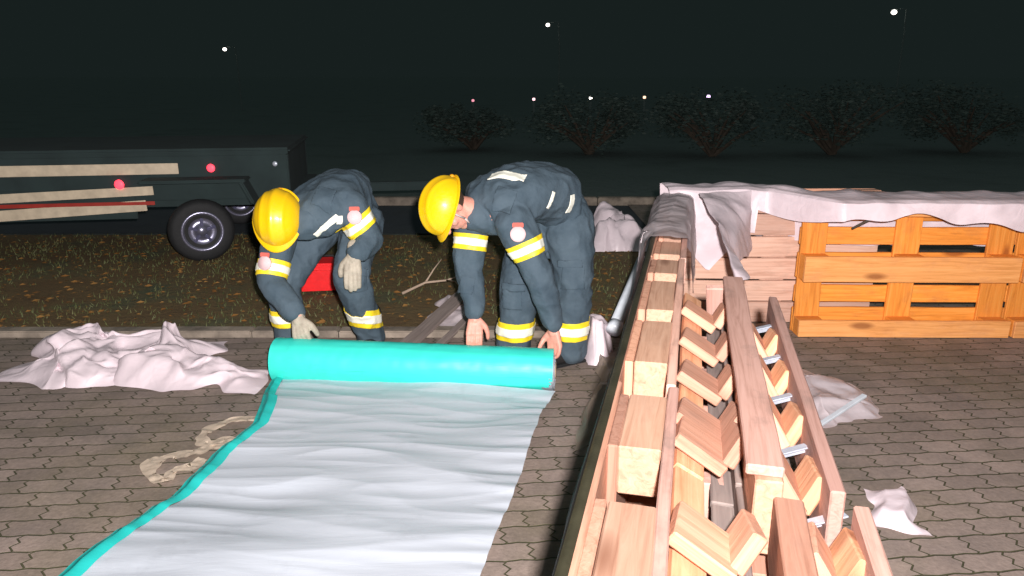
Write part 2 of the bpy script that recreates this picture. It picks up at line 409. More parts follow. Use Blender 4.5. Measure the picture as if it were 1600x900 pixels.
# grass and fallen leaves on the soil strip
bm = bmesh.new()
for i in range(15000):
    x = rnd.uniform(-7, 1.3); y = 4.13 + 2.75 * rnd.random()
    if noise.noise(V((x * 1.1, y * 1.4, 3))) < rnd.uniform(-.35, .25): continue
    h = rnd.uniform(.012, .035); a = rnd.uniform(0, 6.28); w = .004
    dx, dy = math.cos(a) * w, math.sin(a) * w; lx, ly = rnd.uniform(-.02, .02), rnd.uniform(-.02, .02)
    v = [bm.verts.new((x - dx, y - dy, -.004)), bm.verts.new((x + dx, y + dy, -.004)), bm.verts.new((x + lx, y + ly, h))]
    bm.faces.new(v)
tag(obj('grass', bm, M['grass']), 'thin patchy grass on the brown soil strip behind the workers', 'grass', kind='stuff')
bm = bmesh.new()
for i in range(1800):
    x = rnd.uniform(-6, 1.3); y = 4.13 + 2.7 * rnd.random(); a = rnd.uniform(0, 6.28); s = rnd.uniform(.012, .03)
    R = Matrix.Rotation(a, 3, 'Z') @ Matrix.Rotation(rnd.uniform(-.5, .5), 3, 'X')
    vs = [bm.verts.new(V((x, y, .012)) + R @ V(p)) for p in ((-s, 0, 0), (0, -s * .5, .003), (s, 0, 0), (0, s * .5, .003))]
    bm.faces.new(vs)
tag(obj('fallen_leaves', bm, M['dead_leaf']), 'small brown fallen leaves scattered over the soil strip', 'leaves', kind='stuff')

# ------------------------------------------------------------------ far background in the dark
def bush(px_x, Y, w, h, label, seed, trunk=False, name='bush', cat='bush', leaf=0.05):
    rr = random.Random(seed)
    T = thing(name, label, cat, (px_x, Y, 0), 'shrubs and trees in the dark background')
    bm = bmesh.new()
    lobes = [(V((rr.uniform(-.4, .4) * w, rr.uniform(-.25, .25) * w, h * rr.uniform(.35, .8))), rr.uniform(.18, .34) * min(w, h)) for _ in range(19)]
    for i in range(int(4200 * max(1, w * h / 5))):
        c, r = rr.choice(lobes)
        d = V((rr.gauss(0, 1), rr.gauss(0, 1), rr.gauss(0, 1))).normalized() * r * rr.uniform(.6, 1.1)
        p = V((px_x, Y, 0)) + c + V((d.x * 1.2, d.y, d.z))
        if p.z < .03: continue
        R = Matrix.Rotation(rr.uniform(0, 6.28), 3, 'Z') @ Matrix.Rotation(rr.uniform(0, 3), 3, 'X')
        s = rr.uniform(.5, 1.1) * leaf
        bm.faces.new([bm.verts.new(p + R @ V(q)) for q in ((-s, 0, 0), (0, -s * .45, 0), (s, 0, 0), (0, s * .45, 0))])
    obj('crown', bm, M['leaf'], T)
    bm = bmesh.new()
    for c, r in lobes:
        p0 = V((px_x + rr.uniform(-.05, .05), Y, 0)); p1 = V((px_x, Y, 0)) + c
        mid = p0.lerp(p1, .5) + V((rr.uniform(-.1, .1), rr.uniform(-.1, .1), .1))
        b0 = .05 if not trunk else .16
        add_tube(bm, [p0, mid, p1], [b0, b0 * .6, .012], 6)
    obj('trunk', bm, M['bark'], T)
for i, (bx, Y, w, h, lab) in enumerate([
    (1.5, 14.6, 2.2, 1.15, 'low dark bush directly behind the back of the right worker'),
    (3.8, 14.2, 2.4, 1.2, 'dark bush just above the film covered barrier corner'),
    (6.2, 14.5, 2.5, 1.35, 'dark bush above the orange pallet'),
    (9.0, 14.9, 2.7, 1.35, 'rightmost dark bush beyond the barrier'),
    (-0.8, 15.6, 2.1, 0.9, 'small dim bush between the two workers in the background')]):
    bush(bx, Y, w, h, lab, i + 5)
# five small bollard lamps in a row
names = ['leftmost of the five small lamps, dim rose coloured', 'second lamp from the left in the row of five, pale pink',
         'middle lamp in the row of five distant lamps', 'fourth small lamp in the distant row, faint amber', 'rightmost of the five distant lamps in a row, violet white']
for i, (px, py, mt, r) in enumerate([(739, 157, 'lamp_pink', .052), (834, 155, 'lamp_rose', .055), (923, 153, 'lamp_white', .062), (1007, 152, 'lamp_amber', .055), (1107, 151, 'lamp_violet', .07)]):
    Y = 27.0; f = 1158; yy = (450 - py) / f
    d = V(((px - 800) / f, math.cos(PITCH) + yy * math.sin(PITCH), -math.sin(PITCH) + yy * math.cos(PITCH)))
    p = V((0, 0, CAM_H)) + d * (Y / d.y)
    T = thing('bollard_lamp', 'tiny lit lamp, ' + names[i], 'lamp', (p.x, p.y, 0), 'row of five distant lamps')
    bm = bmesh.new(); add_tube(bm, [(p.x, p.y, -.03), (p.x, p.y, p.z - r * .8)], .05, 10); obj('post', bm, M['post'], T)
    bm = bmesh.new(); bmesh.ops.create_icosphere(bm, subdivisions=2, radius=r, matrix=Matrix.Translation(p)); obj('lamp_globe', bm, M[mt], T, True)
    bm = bmesh.new(); add_tube(bm, [(p.x, p.y, p.z + r * .85), (p.x, p.y, p.z + r * 1.1)], [r * .9, r * .3], 12); obj('cap', bm, M['post'], T)
for px, py, Y, r, lab in ((351, 77, 34, .08, 'distant street lamp shining alone at the upper left'), (856, 39, 33, .08, 'distant street lamp shining high above the workers'), (1397, 19, 30, .10, 'distant street lamp shining at the upper right')):
    f = 1158; yy = (450 - py) / f
    d = V(((px - 800) / f, math.cos(PITCH) + yy * math.sin(PITCH), -math.sin(PITCH) + yy * math.cos(PITCH)))
    p = V((0, 0, CAM_H)) + d * (Y / d.y)
    T = thing('street_lamp', lab, 'street lamp', (p.x, p.y, 0), 'distant street lamps')
    bm = bmesh.new(); add_tube(bm, [(p.x + .5, p.y, -.03), (p.x + .5, p.y, p.z * .8), (p.x + .45, p.y, p.z + .12), (p.x + .1, p.y, p.z + r * 1.3)], [.045, .035, .028, .025], 8); obj('pole', bm, M['post'], T)
    bm = bmesh.new(); add_box(bm, V((p.x, p.y, p.z + r * 1.2)), (r * 3, r * 1.6, r * .5), bev=.02); obj('lamp_head', bm, M['post'], T)
    bm = bmesh.new(); bmesh.ops.create_icosphere(bm, subdivisions=2, radius=r, matrix=Matrix.Translation(p) @ Matrix.Diagonal((1.1, 1, .9, 1))); obj('lamp_glass', bm, M['lamp_white'], T, True)

# ------------------------------------------------------------------ dark trailer with striped tail
TR = thing('trailer', 'dark trailer with beige reflective stripes, red lamps and a metal wheel', 'trailer', (-3.4, 6.5, 0))
yaw = math.radians(9)
Rz = Matrix.Rotation(yaw, 3, 'Z')
TO = V((-2.50, 5.85, 0))           # foot of the near wheel
def tb(name, c, size, mat, bev=.01, rot=None, par=TR):
    bm = bmesh.new(); R = Rz if rot is None else Rz @ rot
    add_box(bm, TO + Rz @ V(c), size, R, bev); return obj(name, bm, M[mat], par)
tb('chassis', (-0.7, .85, .46), (3.0, 1.2, .10), 'dark_paint')
tb('side_panel', (-0.75, .16, .66), (2.9, .04, .36), 'dark_paint')
tb('side_panel', (-0.75, 1.5, .66), (2.9, .04, .36), 'dark_paint')
tb('tail_panel', (-2.18, .83, .66), (.04, 1.3, .36), 'dark_paint')
tb('front_panel', (.68, .83, .66), (.04, 1.3, .36), 'dark_paint')
tb('cover', (-0.75, .83, .865), (2.95, 1.42, .05), 'dark_paint', .02)
tb('reflective_stripe', (-1.15, .135, .735), (2.0, .008, .085), 'stripe', .002)
tb('reflective_stripe', (-1.38, .12, .53), (2.05, .008, .07), 'stripe', .002, Matrix.Rotation(math.radians(-2), 3, 'Y'))
tb('reflective_stripe', (-1.42, .12, .395), (2.0, .008, .085), 'stripe', .002, Matrix.Rotation(math.radians(-3), 3, 'Y'))
tb('red_stripe', (-1.38, .118, .465), (2.05, .006, .03), 'stripe_red', .002)
tb('skirt_panel', (-1.45, .135, .46), (1.9, .014, .24), 'dark_paint', .004)
tb('mudguard', (0.0, .02, .655), (.80, .24, .025), 'dark_paint', .01)
tb('mudguard', (.40, .02, .56), (.03, .24, .2), 'dark_paint', .01, Matrix.Rotation(math.radians(-25), 3, 'Y'))
tb('drawbar', (1.35, .83, .46), (1.5, .08, .08), 'dark_paint')
def lampdot(c, r, mat, name='side_lamp'):
    bm = bmesh.new(); bmesh.ops.create_icosphere(bm, subdivisions=2, radius=r, matrix=Matrix.Translation(TO + Rz @ V(c)) @ Matrix.Diagonal((1, .4, 1, 1))); obj(name, bm, M[mat], TR, True)
lampdot((.10, .128, .735), .034, 'lamp_red'); lampdot((-.60, .11, .62), .04, 'lamp_red')
lampdot((.60, .125, .76), .022, 'galv', 'reflector')
# wheels
def wheel(c, label=None):
    bm = bmesh.new(); prof = [(.13, .07), (.20, .085), (.265, .085), (.30, .06), (.31, .0), (.30, -.06), (.265, -.085), (.20, -.085), (.13, -.07)]
    seg = 36; rings = []
    for k in range(seg):
        a = 2 * math.pi * k / seg
        rings.append([bm.verts.new(c + Wr @ V((math.cos(a) * r, -t, math.sin(a) * r))) for r, t in prof])
    for k in range(seg):
        for j in range(len(prof) - 1):
            bm.faces.new((rings[k][j], rings[(k + 1) % seg][j], rings[(k + 1) % seg][j + 1], rings[k][j + 1]))
    w = obj('wheel', bm, M['rubber'], TR, True)
    bm = bmesh.new(); prof = [(.0, .05), (.05, .05), (.055, .03), (.12, .025), (.15, .055), (.175, .09), (.195, .094), (.20, .08), (.18, .02)]
    rings = []
    for k in range(seg):
        a = 2 * math.pi * k / seg
        rings.append([bm.verts.new(c + Wr @ V((math.cos(a) * r, -t, math.sin(a) * r))) for r, t in prof])
    for k in range(seg):
        for j in range(len(prof) - 1):
            bm.faces.new((rings[k][j], rings[(k + 1) % seg][j], rings[(k + 1) % seg][j + 1], rings[k][j + 1]))
    bmesh.ops.remove_doubles(bm, verts=bm.verts, dist=.0005)
    obj('rim', bm, M['chrome'], w, True)
    bm = bmesh.new()
    for k in range(5):
        a = 2 * math.pi * k / 5 + .3
        add_box(bm, c + Wr @ V((math.cos(a) * .1, -.05, math.sin(a) * .1)), (.11, .02, .03), Wr @ Matrix.Rotation(-a, 3, 'Y'), .004)
    obj('spokes', bm, M['rim_dark'], w)
Wr = Matrix.Rotation(math.radians(28), 3, 'Z') @ Matrix.Diagonal((.82, .82, .82))
wheel(TO + Rz @ V((0, .03, .250)))
wheel(TO + Rz @ V((0, 1.6, .250)))

# ------------------------------------------------------------------ pallets of the near row
woodA = dict(deck=M['wood'], skid=M['wood_old'], block=M['wood_pale'])
woodB = dict(deck=M['wood_old'], skid=M['wood_old'], block=M['wood'])
woodO = dict(deck=M['wood_orange'], skid=M['wood_amber'], block=M['wood_orange'])
woodP = dict(deck=M['wood_cream'], skid=M['wood'], block=M['wood'], rows=((0, .128), (.136, .262), (.272, .40), (.408, .53), (.54, .665), (.672, .80)))
def standing(s_far, L_right, tilt, label, mats, blocks=None, length=1.2, lift=0.0, yaw=0.0):
    x = -(Matrix.Rotation(yaw, 3, 'Z') @ D); n = Matrix.Rotation(yaw, 3, 'Z') @ N
    y = (Matrix.Rotation(tilt, 3, D) @ UP); z = x.cross(y)
    return pallet(label, frame(RP(s_far, L_right, .002 + lift), x, y, z), mats, blocks, length=length)
bl1 = [(.03, .23), (.30, .62), (.72, 1.05)]
standing(1.53, .004, math.radians(0), 'nearest pallet on edge with pale bare blocks, at the bottom of the photo', woodA, [(.06, .30), (.48, .74), (.95, 1.17)])
standing(2.735, -.002, math.radians(0), 'second pallet on edge, between the nearest one and the film covered one', woodA, [(.03, .24), (.34, .66), (.76, 1.08)])
standing(3.94, .002, math.radians(0), 'pallet on edge at the far end of the row, its top wrapped in plastic film', woodA, [(.04, .26), (.50, .74), (.92, 1.15)])

# middle timber frames with V shaped ribs
def vframe(s0, s1, ribs, label):
    T = thing('timber_frame', label, 'timber frame', RP((s0 + s1) / 2, .07, 0), 'ribbed timber frames between the pallet rows')
    Lg = s1 - s0; sm = (s0 + s1) / 2
    def slab(name, L, h, w, t, ang, mat, length=Lg, s=sm):
        zz = (Matrix.Rotation(ang, 3, D) @ UP); yy = zz.cross(D)
        plank(name, (length, w, t), V((0, 0, 0)), frame(RP(s, L, h), D, yy, zz), mat, T)
    slab('side_board', .033, .715, .062, .016, math.radians(28), M['wood_peach'])
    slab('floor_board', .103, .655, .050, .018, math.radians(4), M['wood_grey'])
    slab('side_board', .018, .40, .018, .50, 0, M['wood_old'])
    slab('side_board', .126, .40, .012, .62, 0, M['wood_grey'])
    slab('bottom_rail', .070, .032, .085, .06, 0, M['wood_old'])
    for s in ribs:
        for side in (0, 1):
            a, c = ((.006, .765), (.104, .708)) if side == 0 else ((.100, .708), (.134, .768))
            p0, p1 = RP(s, *a), RP(s - (.012 if side == 0 else -.016), *c)
            ax = (p1 - p0).normalized(); yy = D - ax * D.dot(ax); yy.normalize()
            plank('rib', ((p1 - p0).length, .105, .026), V((0, 0, 0)), frame((p0 + p1) / 2, ax, yy, ax.cross(yy)), M['wood' if (side == 0) else 'wood'], T)
        p0, p1 = RP(s, .075, .06), RP(s, .075, .665)
        plank('post', (.60, .05, .06), V((0, 0, 0)), frame((p0 + p1) / 2, UP, D, UP.cross(D)), M['wood_old'], T)
    return T
vframe(.40, 1.30, [.56, .80, 1.07], 'nearest ribbed timber frame with V shaped wooden ribs, at the bottom edge')
vframe(1.31, 2.50, [1.40, 1.50, 1.73, 1.98, 2.25], 'farther ribbed timber frame, its V shaped ribs closer to the film covered corner')

# outer row: open pallets on edge with galvanised brackets
def open_pallet(s0, s1, Lr, ribs, label, lift=0.0, yaw=0.0, top=.80):
    T = thing('open_pallet', label, 'pallet', RP((s0 + s1) / 2, Lr - .07, 0), 'open pallets with steel brackets on the outer side')
    Rw = Matrix.Rotation(yaw, 3, 'Z'); d = Rw @ D; n = Rw @ N
    O = RP(s0, Lr, 0)
    def Q(s, L, h): return O + d * (s - s0) + n * (L - Lr) + UP * h
    Lg = s1 - s0
    for y0, y1 in ((.004, .10), (.32, .46), (.66, top)):
        plank('rail_board', (Lg, y1 - y0, .024), V((0, 0, 0)), frame(Q((s0 + s1) / 2, Lr - .012, (y0 + y1) / 2 + lift), d, UP, n), M['wood_old'], T)
    for y0, y1 in ((.004, .14), (.18, .28), (.33, .47), (.52, .62), (.66, top)):
        plank('deck_board', (Lg * .995, y1 - y0, .046), V((0, 0, 0)), frame(Q((s0 + s1) / 2, Lr - .120, (y0 + y1) / 2 + lift), d, UP, n), M['wood'], T)
    for s in ribs:
        # V topped spacer: two boards meeting low in the middle
        for side in (0, 1):
            a, c = ((Lr - .098, top - .02), (Lr - .050, top - .095)) if side == 0 else ((Lr - .054, top - .095), (Lr - .022, top - .03))
            p0, p1 = Q(s, a[0], a[1]), Q(s + (.01 if side else -.01), c[0], c[1])
            ax = (p1 - p0).normalized(); yy = d - ax * d.dot(ax); yy.normalize()
            plank('rib', ((p1 - p0).length, .105, .026), V((0, 0, 0)), frame((p0 + p1) / 2, ax, yy, ax.cross(yy)), M['wood' if side == 0 else 'wood_peach'], T)
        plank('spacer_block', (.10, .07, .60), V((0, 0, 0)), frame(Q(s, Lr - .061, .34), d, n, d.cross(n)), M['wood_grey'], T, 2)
        # galvanised bracket lying across the opening
        bm = bmesh.new(); c0 = Q(s + .115, Lr - .060, top - .055)
        Rb = Matrix((n, d, UP)).transposed() @ Matrix.Rotation(math.radians(-10), 3, 'Y') @ Matrix.Rotation(math.radians(24), 3, 'Z')
        add_box(bm, c0, (.082, .020, .003), Rb, .001)
        add_box(bm, c0 + Rb @ V((0, .010, -.009)), (.082, .003, .020), Rb, .001)
        obj('bracket', bm, M['galv'], T)
    return T
open_pallet(1.16, 2.30, .279, [1.28, 1.53, 1.78, 2.03], 'farther open pallet with steel brackets, next to the film scrap on the paving')
open_pallet(.30, 1.15, .291, [.60, .86, 1.07], 'nearest open pallet with steel brackets at the lower right corner', yaw=math.radians(-1.5), top=.785)
# loose long planks on the outer rows
T = thing('loose_plank', 'long pink plank lying on top of the farther open pallet', 'plank', RP(1.7, .16, .80))
plank('board', (1.25, .062, .020), V((0, 0, 0)), frame(RP(1.80, .152, .814), D, N * -1, D.cross(N * -1)), M['wood_old'], T)
T = thing('loose_plank', 'short brown plank leaning at the far end of the open pallets', 'plank', RP(2.5, .14, 0))
ax = (RP(2.36, .12, .80) - RP(2.78, .20, .0)).normalized(); yy = (N - ax * N.dot(ax)).normalized()
plank('board', (.92, .10, .022), V((0, 0, 0)), frame(RP(2.57, .16, .40), ax, yy, ax.cross(yy)), M['wood_old'], T)

# ------------------------------------------------------------------ pallets of the far row (facing the camera)
X = V((1, 0, 0)); 
def facing(x0, y, label, mats, skid_front=True, tilt=0.0, yaw=0.0, lift=0.002, group='wooden pallets of the barrier'):
    Rw = Matrix.Rotation(yaw, 3, 'Z') @ Matrix.Rotation(tilt, 3, 'X')
    if skid_front: mtx = frame(V((x0, y, lift)), Rw @ X, Rw @ UP, Rw @ X.cross(UP))      # z axis = -Y ... deck to camera
    else: mtx = frame(V((x0 + 1.2, y, lift)), Rw @ -X, Rw @ UP, Rw @ (-X).cross(UP))
    return pallet(label, mtx, mats)
# frame(x, up): x cross up = -Y: local z points to the camera -> deck faces camera ; mirrored one shows the skids
facing(1.645, 4.00, 'orange pallet standing upright with its skid side to the camera', woodO, False, math.radians(-1), math.radians(-1.0))
facing(2.87, 4.02, 'second orange pallet, standing right of the first at the photo edge', woodO, False, math.radians(-1), math.radians(1))
facing(0.97, 4.45, 'pinkish pallet facing the camera in the barrier corner under the film', woodP, True, 0, math.radians(-1), .002)
T = thing('wooden_beam', 'low timber bearer lying under the pinkish pallet in the corner', 'beam', (1.5, 4.6, 0))
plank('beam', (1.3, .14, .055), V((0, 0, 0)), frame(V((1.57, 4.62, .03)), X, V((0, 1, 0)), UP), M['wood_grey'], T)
T = thing('stick', 'thin dark stick leaning across the upper opening of the orange pallet', 'stick', (1.98, 4.0, .6))
bm = bmesh.new(); add_tube(bm, [(1.86, 3.985, .645), (1.95, 3.975, .70), (2.07, 3.985, .765)], [.007, .009, .006], 8); obj('twig', bm, M['bark'], T, True)

# ------------------------------------------------------------------ plastic film
_dirs = [(math.cos(a), math.sin(a)) for a in (0.3, 1.25, 2.0, 2.8, .75, 1.7)]
def tri(x): return 2 * abs(x - math.floor(x + .5))
def crumple(x, y, f, seed):
    t = 0; rr = random.Random(int(seed * 7)); wx = nz((x, y, 0), f * .5, seed) * .9 / f; wy = nz((x, y, 5), f * .5, seed) * .9 / f
    for k, (cx, cy) in enumerate(_dirs):
        ff = f * (.55 + .22 * k) ; t += tri(((x + wx) * cx + (y + wy) * cy) * ff + rr.random()) / (1 + .75 * k)
    return t / 2.6
def film(name, label, cat, fn, nu, nv_, mat, thick=.0015, group=None, top=True):
    bm = grid_bm(nu, nv_, fn)
    bmesh.ops.recalc_face_normals(bm, faces=bm.faces)
    o = obj(name, bm, mat, None, True)
    if top: tag(o, label, cat, group)
    return o
def lerp_path(path, v):
    n = len(path) - 1; k = min(n - 1, int(v * n)); f = v * n - k
    return V(path[k]).lerp(V(path[k + 1]), f)
# one sheet pulled over the far end of the near row
def drape_near(u, v):
    s = 3.02 + u * 1.12
    hang = .16 + .30 * max(0, 1 - abs(u - .42) / .25) * (.8 + .3 * math.sin(u * 9))
    left = .55
    path = [(-.20 - .03, .80 - left), (-.205, .60), (-.175, .78), (-.135, .822), (-.06, .835), (.004, .822), (.022, .79), (.035, .80 - hang * .55), (.05, .80 - hang)]
    q = lerp_path([(a, b_, 0) for a, b_ in path], v)
    if v < .35 and u < .15: s += (.35 - v) * .5
    s += .05 * math.sin(v * 9) - .10 * (1 - u) * math.sin(v * math.pi)
    p = RP(s, q.x, q.y)
    a = nv(p, 5, 2) * .02 + V((0, 0, 0.022 * crumple(p.y, p.x + p.z, 5, 2))) + V((-.014, 0, 0)) * crumple(p.y, p.z, 6, 8)
    if p.z > .8: a.z = abs(a.z)
    return p + a + UP * .004
film('plastic_film', 'grey white film draped over the barrier corner like a hood', 'plastic film', drape_near, 70, 60, M['film_clear'])
def drape_far(u, v):
    x = 0.90 + u * 3.9; yf = 4.0 - .16 if x > 1.62 else 4.43
    k = min(1, max(0, (x - 1.50) / .22)); yf = 4.285 * (1 - k) + 3.845 * k
    hang = .085 + .03 * math.sin(x * 5.3) + .02 * math.sin(x * 17)
    if x < 1.42: hang = .24 + .22 * max(0, 1 - abs(x - 1.16) / .2)
    if x < 1.05: hang *= 1.0
    yb = 4.50 * (1 - k) + 4.19 * k; path = [(yb + .04, .50), (yb + .03, .68), (yb + .015, .805), (yb - .05, .825), (yf + .02, .820), (yf - .015, .808), (yf - .022, .80 - hang * .5), (yf - .03, .80 - hang)]
    q = lerp_path([(a, b_, 0) for a, b_ in path], v)
    p = V((x, q.x, q.y)); a = nv(p, 3.5, 4) * .02 + V((0, -.03, 0)) * crumple(p.x, p.z, 5, 7) + V((0, 0, .03)) * (crumple(p.x, p.y, 5, 9) - .4)
    if v > .72 : a.y = -abs(a.y)
    if v > .5: a.z *= .5
    if .2 < v < .8: a.z = abs(a.z)
    return p + a
film('plastic_film', 'pinkish white film lying along the top of the far pallets', 'plastic film', drape_far, 190, 56, M['film'])
def tongue(u, v):
    # from the ridge of the hood down over the corner
    a = V((1.00, 4.02, .835)).lerp(V((1.34, 4.20, .82)), v); c = RP(2.62, .05, .66).lerp(V((1.33, 4.05, .50)), v)
    w = u
    tip = V((1.02, 3.1, .60))
    p = a.lerp(c if v > .55 else tip.lerp(c, v / .55), w)
    p.z += .02 * math.sin(w * 3.1)
    q = nv(p, 5, 12) * .02 + V((.01, -.03, .012)) * crumple(p.x, p.z + p.y, 6, 5)
    return p + q
film('plastic_film', 'bright white film flap hanging at the inner corner of the barrier', 'plastic film', tongue, 40, 40, M['film'])
# film down the outer side of the near row, black standing in for shade
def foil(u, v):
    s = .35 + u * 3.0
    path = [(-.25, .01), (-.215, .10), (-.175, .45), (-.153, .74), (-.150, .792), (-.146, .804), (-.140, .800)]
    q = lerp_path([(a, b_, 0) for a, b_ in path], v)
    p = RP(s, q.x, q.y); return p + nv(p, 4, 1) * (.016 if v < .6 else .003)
film('plastic_foil', 'film strip with painted black shade hanging down the outer side of the pallet row', 'plastic foil', foil, 90, 30, M['shade_foil'])
def foil2(u, v):
    s = .35 + u * 2.9; L = -.143 + v * .018
    return RP(s, L, .8075 + .004 * math.sin(v * 3.14)) + UP * abs(nz((s, L, 0), 5, 3)) * .004
film('edge_strip', 'narrow olive foil hem along the outer top edge of the pallet row', 'foil strip', foil2, 90, 5, M['olive_foil'])
# crumpled heaps lying on the ground
def heap(name, label, outline, h, mat, seed, nu=90, nv_=60, amp=1.0, fine=.03):
    """outline: four ground corners (a b c d); surface rises between them in folds"""
    a, b_, c, d = [V(p) for p in outline]
    def fn(u, v):
        p = (a.lerp(b_, u)).lerp(d.lerp(c, u), v)
        e = min(1, 4 * min(u, 1 - u) + .05) * min(1, 4 * min(v, 1 - v) + .02)
        big = .5 + nz(p, 1.8, seed); r1 = crumple(p.x, p.y, 2.4, seed); r2 = crumple(p.x, p.y, 6.0, seed + 3)
        r3 = crumple(p.x, p.y, 14, seed + 6)
        z = h * e * (.16 + .65 * big + .85 * (r1 - .3) + .45 * (r2 - .4) + .24 * (r3 - .4))
        w = nv(p, 4.5, seed + 2) * .11 * max(amp, .6) + nv(p, 10, seed) * .045
        return V((p.x + w.x, p.y + w.y, max(.004, z)))
    return film(name, label, 'plastic film', fn, nu, nv_, mat)
heap('plastic_film', 'large crumpled pile of pinkish white film on the left of the roll', [(-2.55, 3.36, 0), (-1.60, 3.32, 0), (-1.66, 3.95, 0), (-2.5, 3.95, 0)], .22, M['film'], 3, 130, 90)
heap('plastic_film', 'flat tail of white film reaching the left end of the roll', [(-2.1, 3.42, 0), (-1.22, 3.22, 0), (-1.20, 3.48, 0), (-1.9, 3.72, 0)], .12, M['film'], 14, 60, 30)
heap('plastic_film', 'small crumpled white film far behind the right worker', [(.62, 6.2, 0), (1.16, 6.15, 0), (1.30, 6.8, 0), (.66, 6.8, 0)], .26, M['film'], 21, 40, 30, .5)
heap('plastic_film', 'crumpled white film beside the foot of the right worker', [(.37, 3.62, 0), (.52, 3.56, 0), (.54, 3.9, 0), (.40, 4.0, 0)], .20, M['film'], 27, 30, 26, .4)
heap('plastic_film', 'dusty tan film strip on the paving between roll and pallet row', [(.27, 2.72, 0), (.42, 2.80, 0), (.72, 3.9, 0), (.54, 3.9, 0)], .07, M['film_tan'], 33, 30, 60, .3)
heap('plastic_film', 'clear torn film scrap on the paving right of the open pallets', [(1.31, 2.85, 0), (1.62, 3.0, 0), (1.66, 3.35, 0), (1.40, 3.6, 0)], .07, M['film_clear'], 41, 30, 30, .4)
heap('plastic_film', 'grey film scrap lying beside the loose boards on the soil', [(-.50, 4.25, 0), (-.25, 4.2, 0), (-.28, 4.6, 0), (-.46, 4.75, 0)], .09, M['film_clear'], 47, 26, 26, .5)
heap('plastic_film', 'small white film piece at the lower right edge of the paving', [(1.22, 2.16, 0), (1.40, 2.12, 0), (1.42, 2.42, 0), (1.28, 2.4, 0)], .04, M['film'], 52, 20, 20, .3)
# beige ribbon of wrapping film in loops on the paving
pts = [ground_pt(a, b_) for a, b_ in ((425, 655), (385, 657), (345, 664), (318, 682), (322, 698), (352, 690), (372, 697), (335, 703), (300, 712), (268, 716), (240, 728), (233, 748), (258, 757), (270, 742), (300, 735), (318, 722))]
def ribbon(u, v):
    n = len(pts) - 1; k = min(n - 1, int(u * n)); f = u * n - k
    p0 = pts[max(0, k - 1)]; p1 = pts[k]; p2 = pts[k + 1]; p3 = pts[min(n, k + 2)]
    p = .5 * ((2 * p1) + (p2 - p0) * f + (2 * p0 - 5 * p1 + 4 * p2 - p3) * f * f + (3 * p1 - p0 - 3 * p2 + p3) * f ** 3)
    t = (p2 - p1).normalized(); s = V((-t.y, t.x, 0)); w = .030 * (.7 + .9 * abs(nz((u * 14, 0, 0), 1, 5)))
    q = p + s * (v - .5) * w * 2 + nv(p, 18, 6) * .014
    q.z = .006 + .012 * abs(nz((u * 30, v * 3, 0), 1, 2)) + .0005 * k
    return q
film('wrapping_strip', 'beige strip of torn wrapping film looping over the paving left of the membrane', 'plastic strip', ribbon, 240, 5, M['film_sand'])

# loose boards, sticks and red box around the workers
def floor_board(name, label, p0, p1, w, t, mat):
    T = thing(name, label, 'board', tuple(((V(p0) + V(p1)) / 2)))
    p0, p1 = V(p0), V(p1); ax = (p1 - p0).normalized(); yy = UP.cross(ax).normalized()
    plank('board', ((p1 - p0).length, w, t), V((0, 0, 0)), frame((p0 + p1) / 2, ax, yy, ax.cross(yy)), mat, T)
floor_board('loose_board', 'grey board lying slanted on the soil between the two workers', (-.60, 3.75, .02), (-.30, 4.62, .10), .10, .022, M['wood_grey'])
floor_board('loose_board', 'narrow second grey board beside it, closer to the right worker', (-.42, 3.78, .02), (-.20, 4.42, .06), .045, .02, M['wood_grey'])
floor_board('loose_lath', 'white thin lath on the paving next to the clear film scrap', (1.27, 2.80, .05), (1.56, 3.02, .09), .022, .012, M['white_pipe'])
T = thing('branch', 'thin bare branch with twigs on the soil behind the loose boards', 'branch', (-.6, 4.9, 0))
bm = bmesh.new()
add_tube(bm, [(-.75, 4.85, .02), (-.6, 4.95, .07), (-.45, 4.9, .10), (-.3, 4.98, .13)], [.010, .009, .007, .004], 7)
add_tube(bm, [(-.6, 4.95, .07), (-.55, 5.05, .14), (-.5, 5.1, .2)], [.007, .005, .003], 6)
add_tube(bm, [(-.45, 4.9, .10), (-.38, 4.8, .12), (-.34, 4.7, .10)], [.006, .004, .003], 6)
obj('twigs', bm, M['cardboard'], T, True)
T = thing('white_pipe', 'white plastic pipe leaning against the outer side of the pallet row', 'pipe', (.66, 3.4, 0))
bm = bmesh.new(); pp = [V((.53, 3.66, .17)), V((.745, 4.10, .44))]
add_tube(bm, [pp[0], pp[0].lerp(pp[1], .5), pp[1]], .034, 18); obj('tube', bm, M['white_pipe'], T, True)
bm = bmesh.new(); ax = (pp[1] - pp[0]).normalized(); add_tube(bm, [pp[0] - ax * .005, pp[0] + ax * .05], .040, 18); obj('socket', bm, M['white_pipe'], T, True)
bx = thing('red_toolbox', 'bright red plastic box on the ground behind the legs of the left worker', 'box', (-1.3, 5.0, 0))
bm = bmesh.new(); add_box(bm, V((-1.30, 5.0, .105)), (.36, .2, .17), Matrix.Rotation(.15, 3, 'Z'), .02); obj('box_body', bm, M['red'], bx)
bm = bmesh.new(); add_box(bm, V((-1.30, 5.0, .202)), (.37, .21, .03), Matrix.Rotation(.15, 3, 'Z'), .01); obj('lid', bm, M['red'], bx)
bm = bmesh.new(); add_tube(bm, [(-1.38, 5.0, .22), (-1.36, 5.0, .25), (-1.24, 5.0, .25), (-1.22, 5.0, .22)], .008, 8); obj('handle', bm, M['rubber'], bx, True)

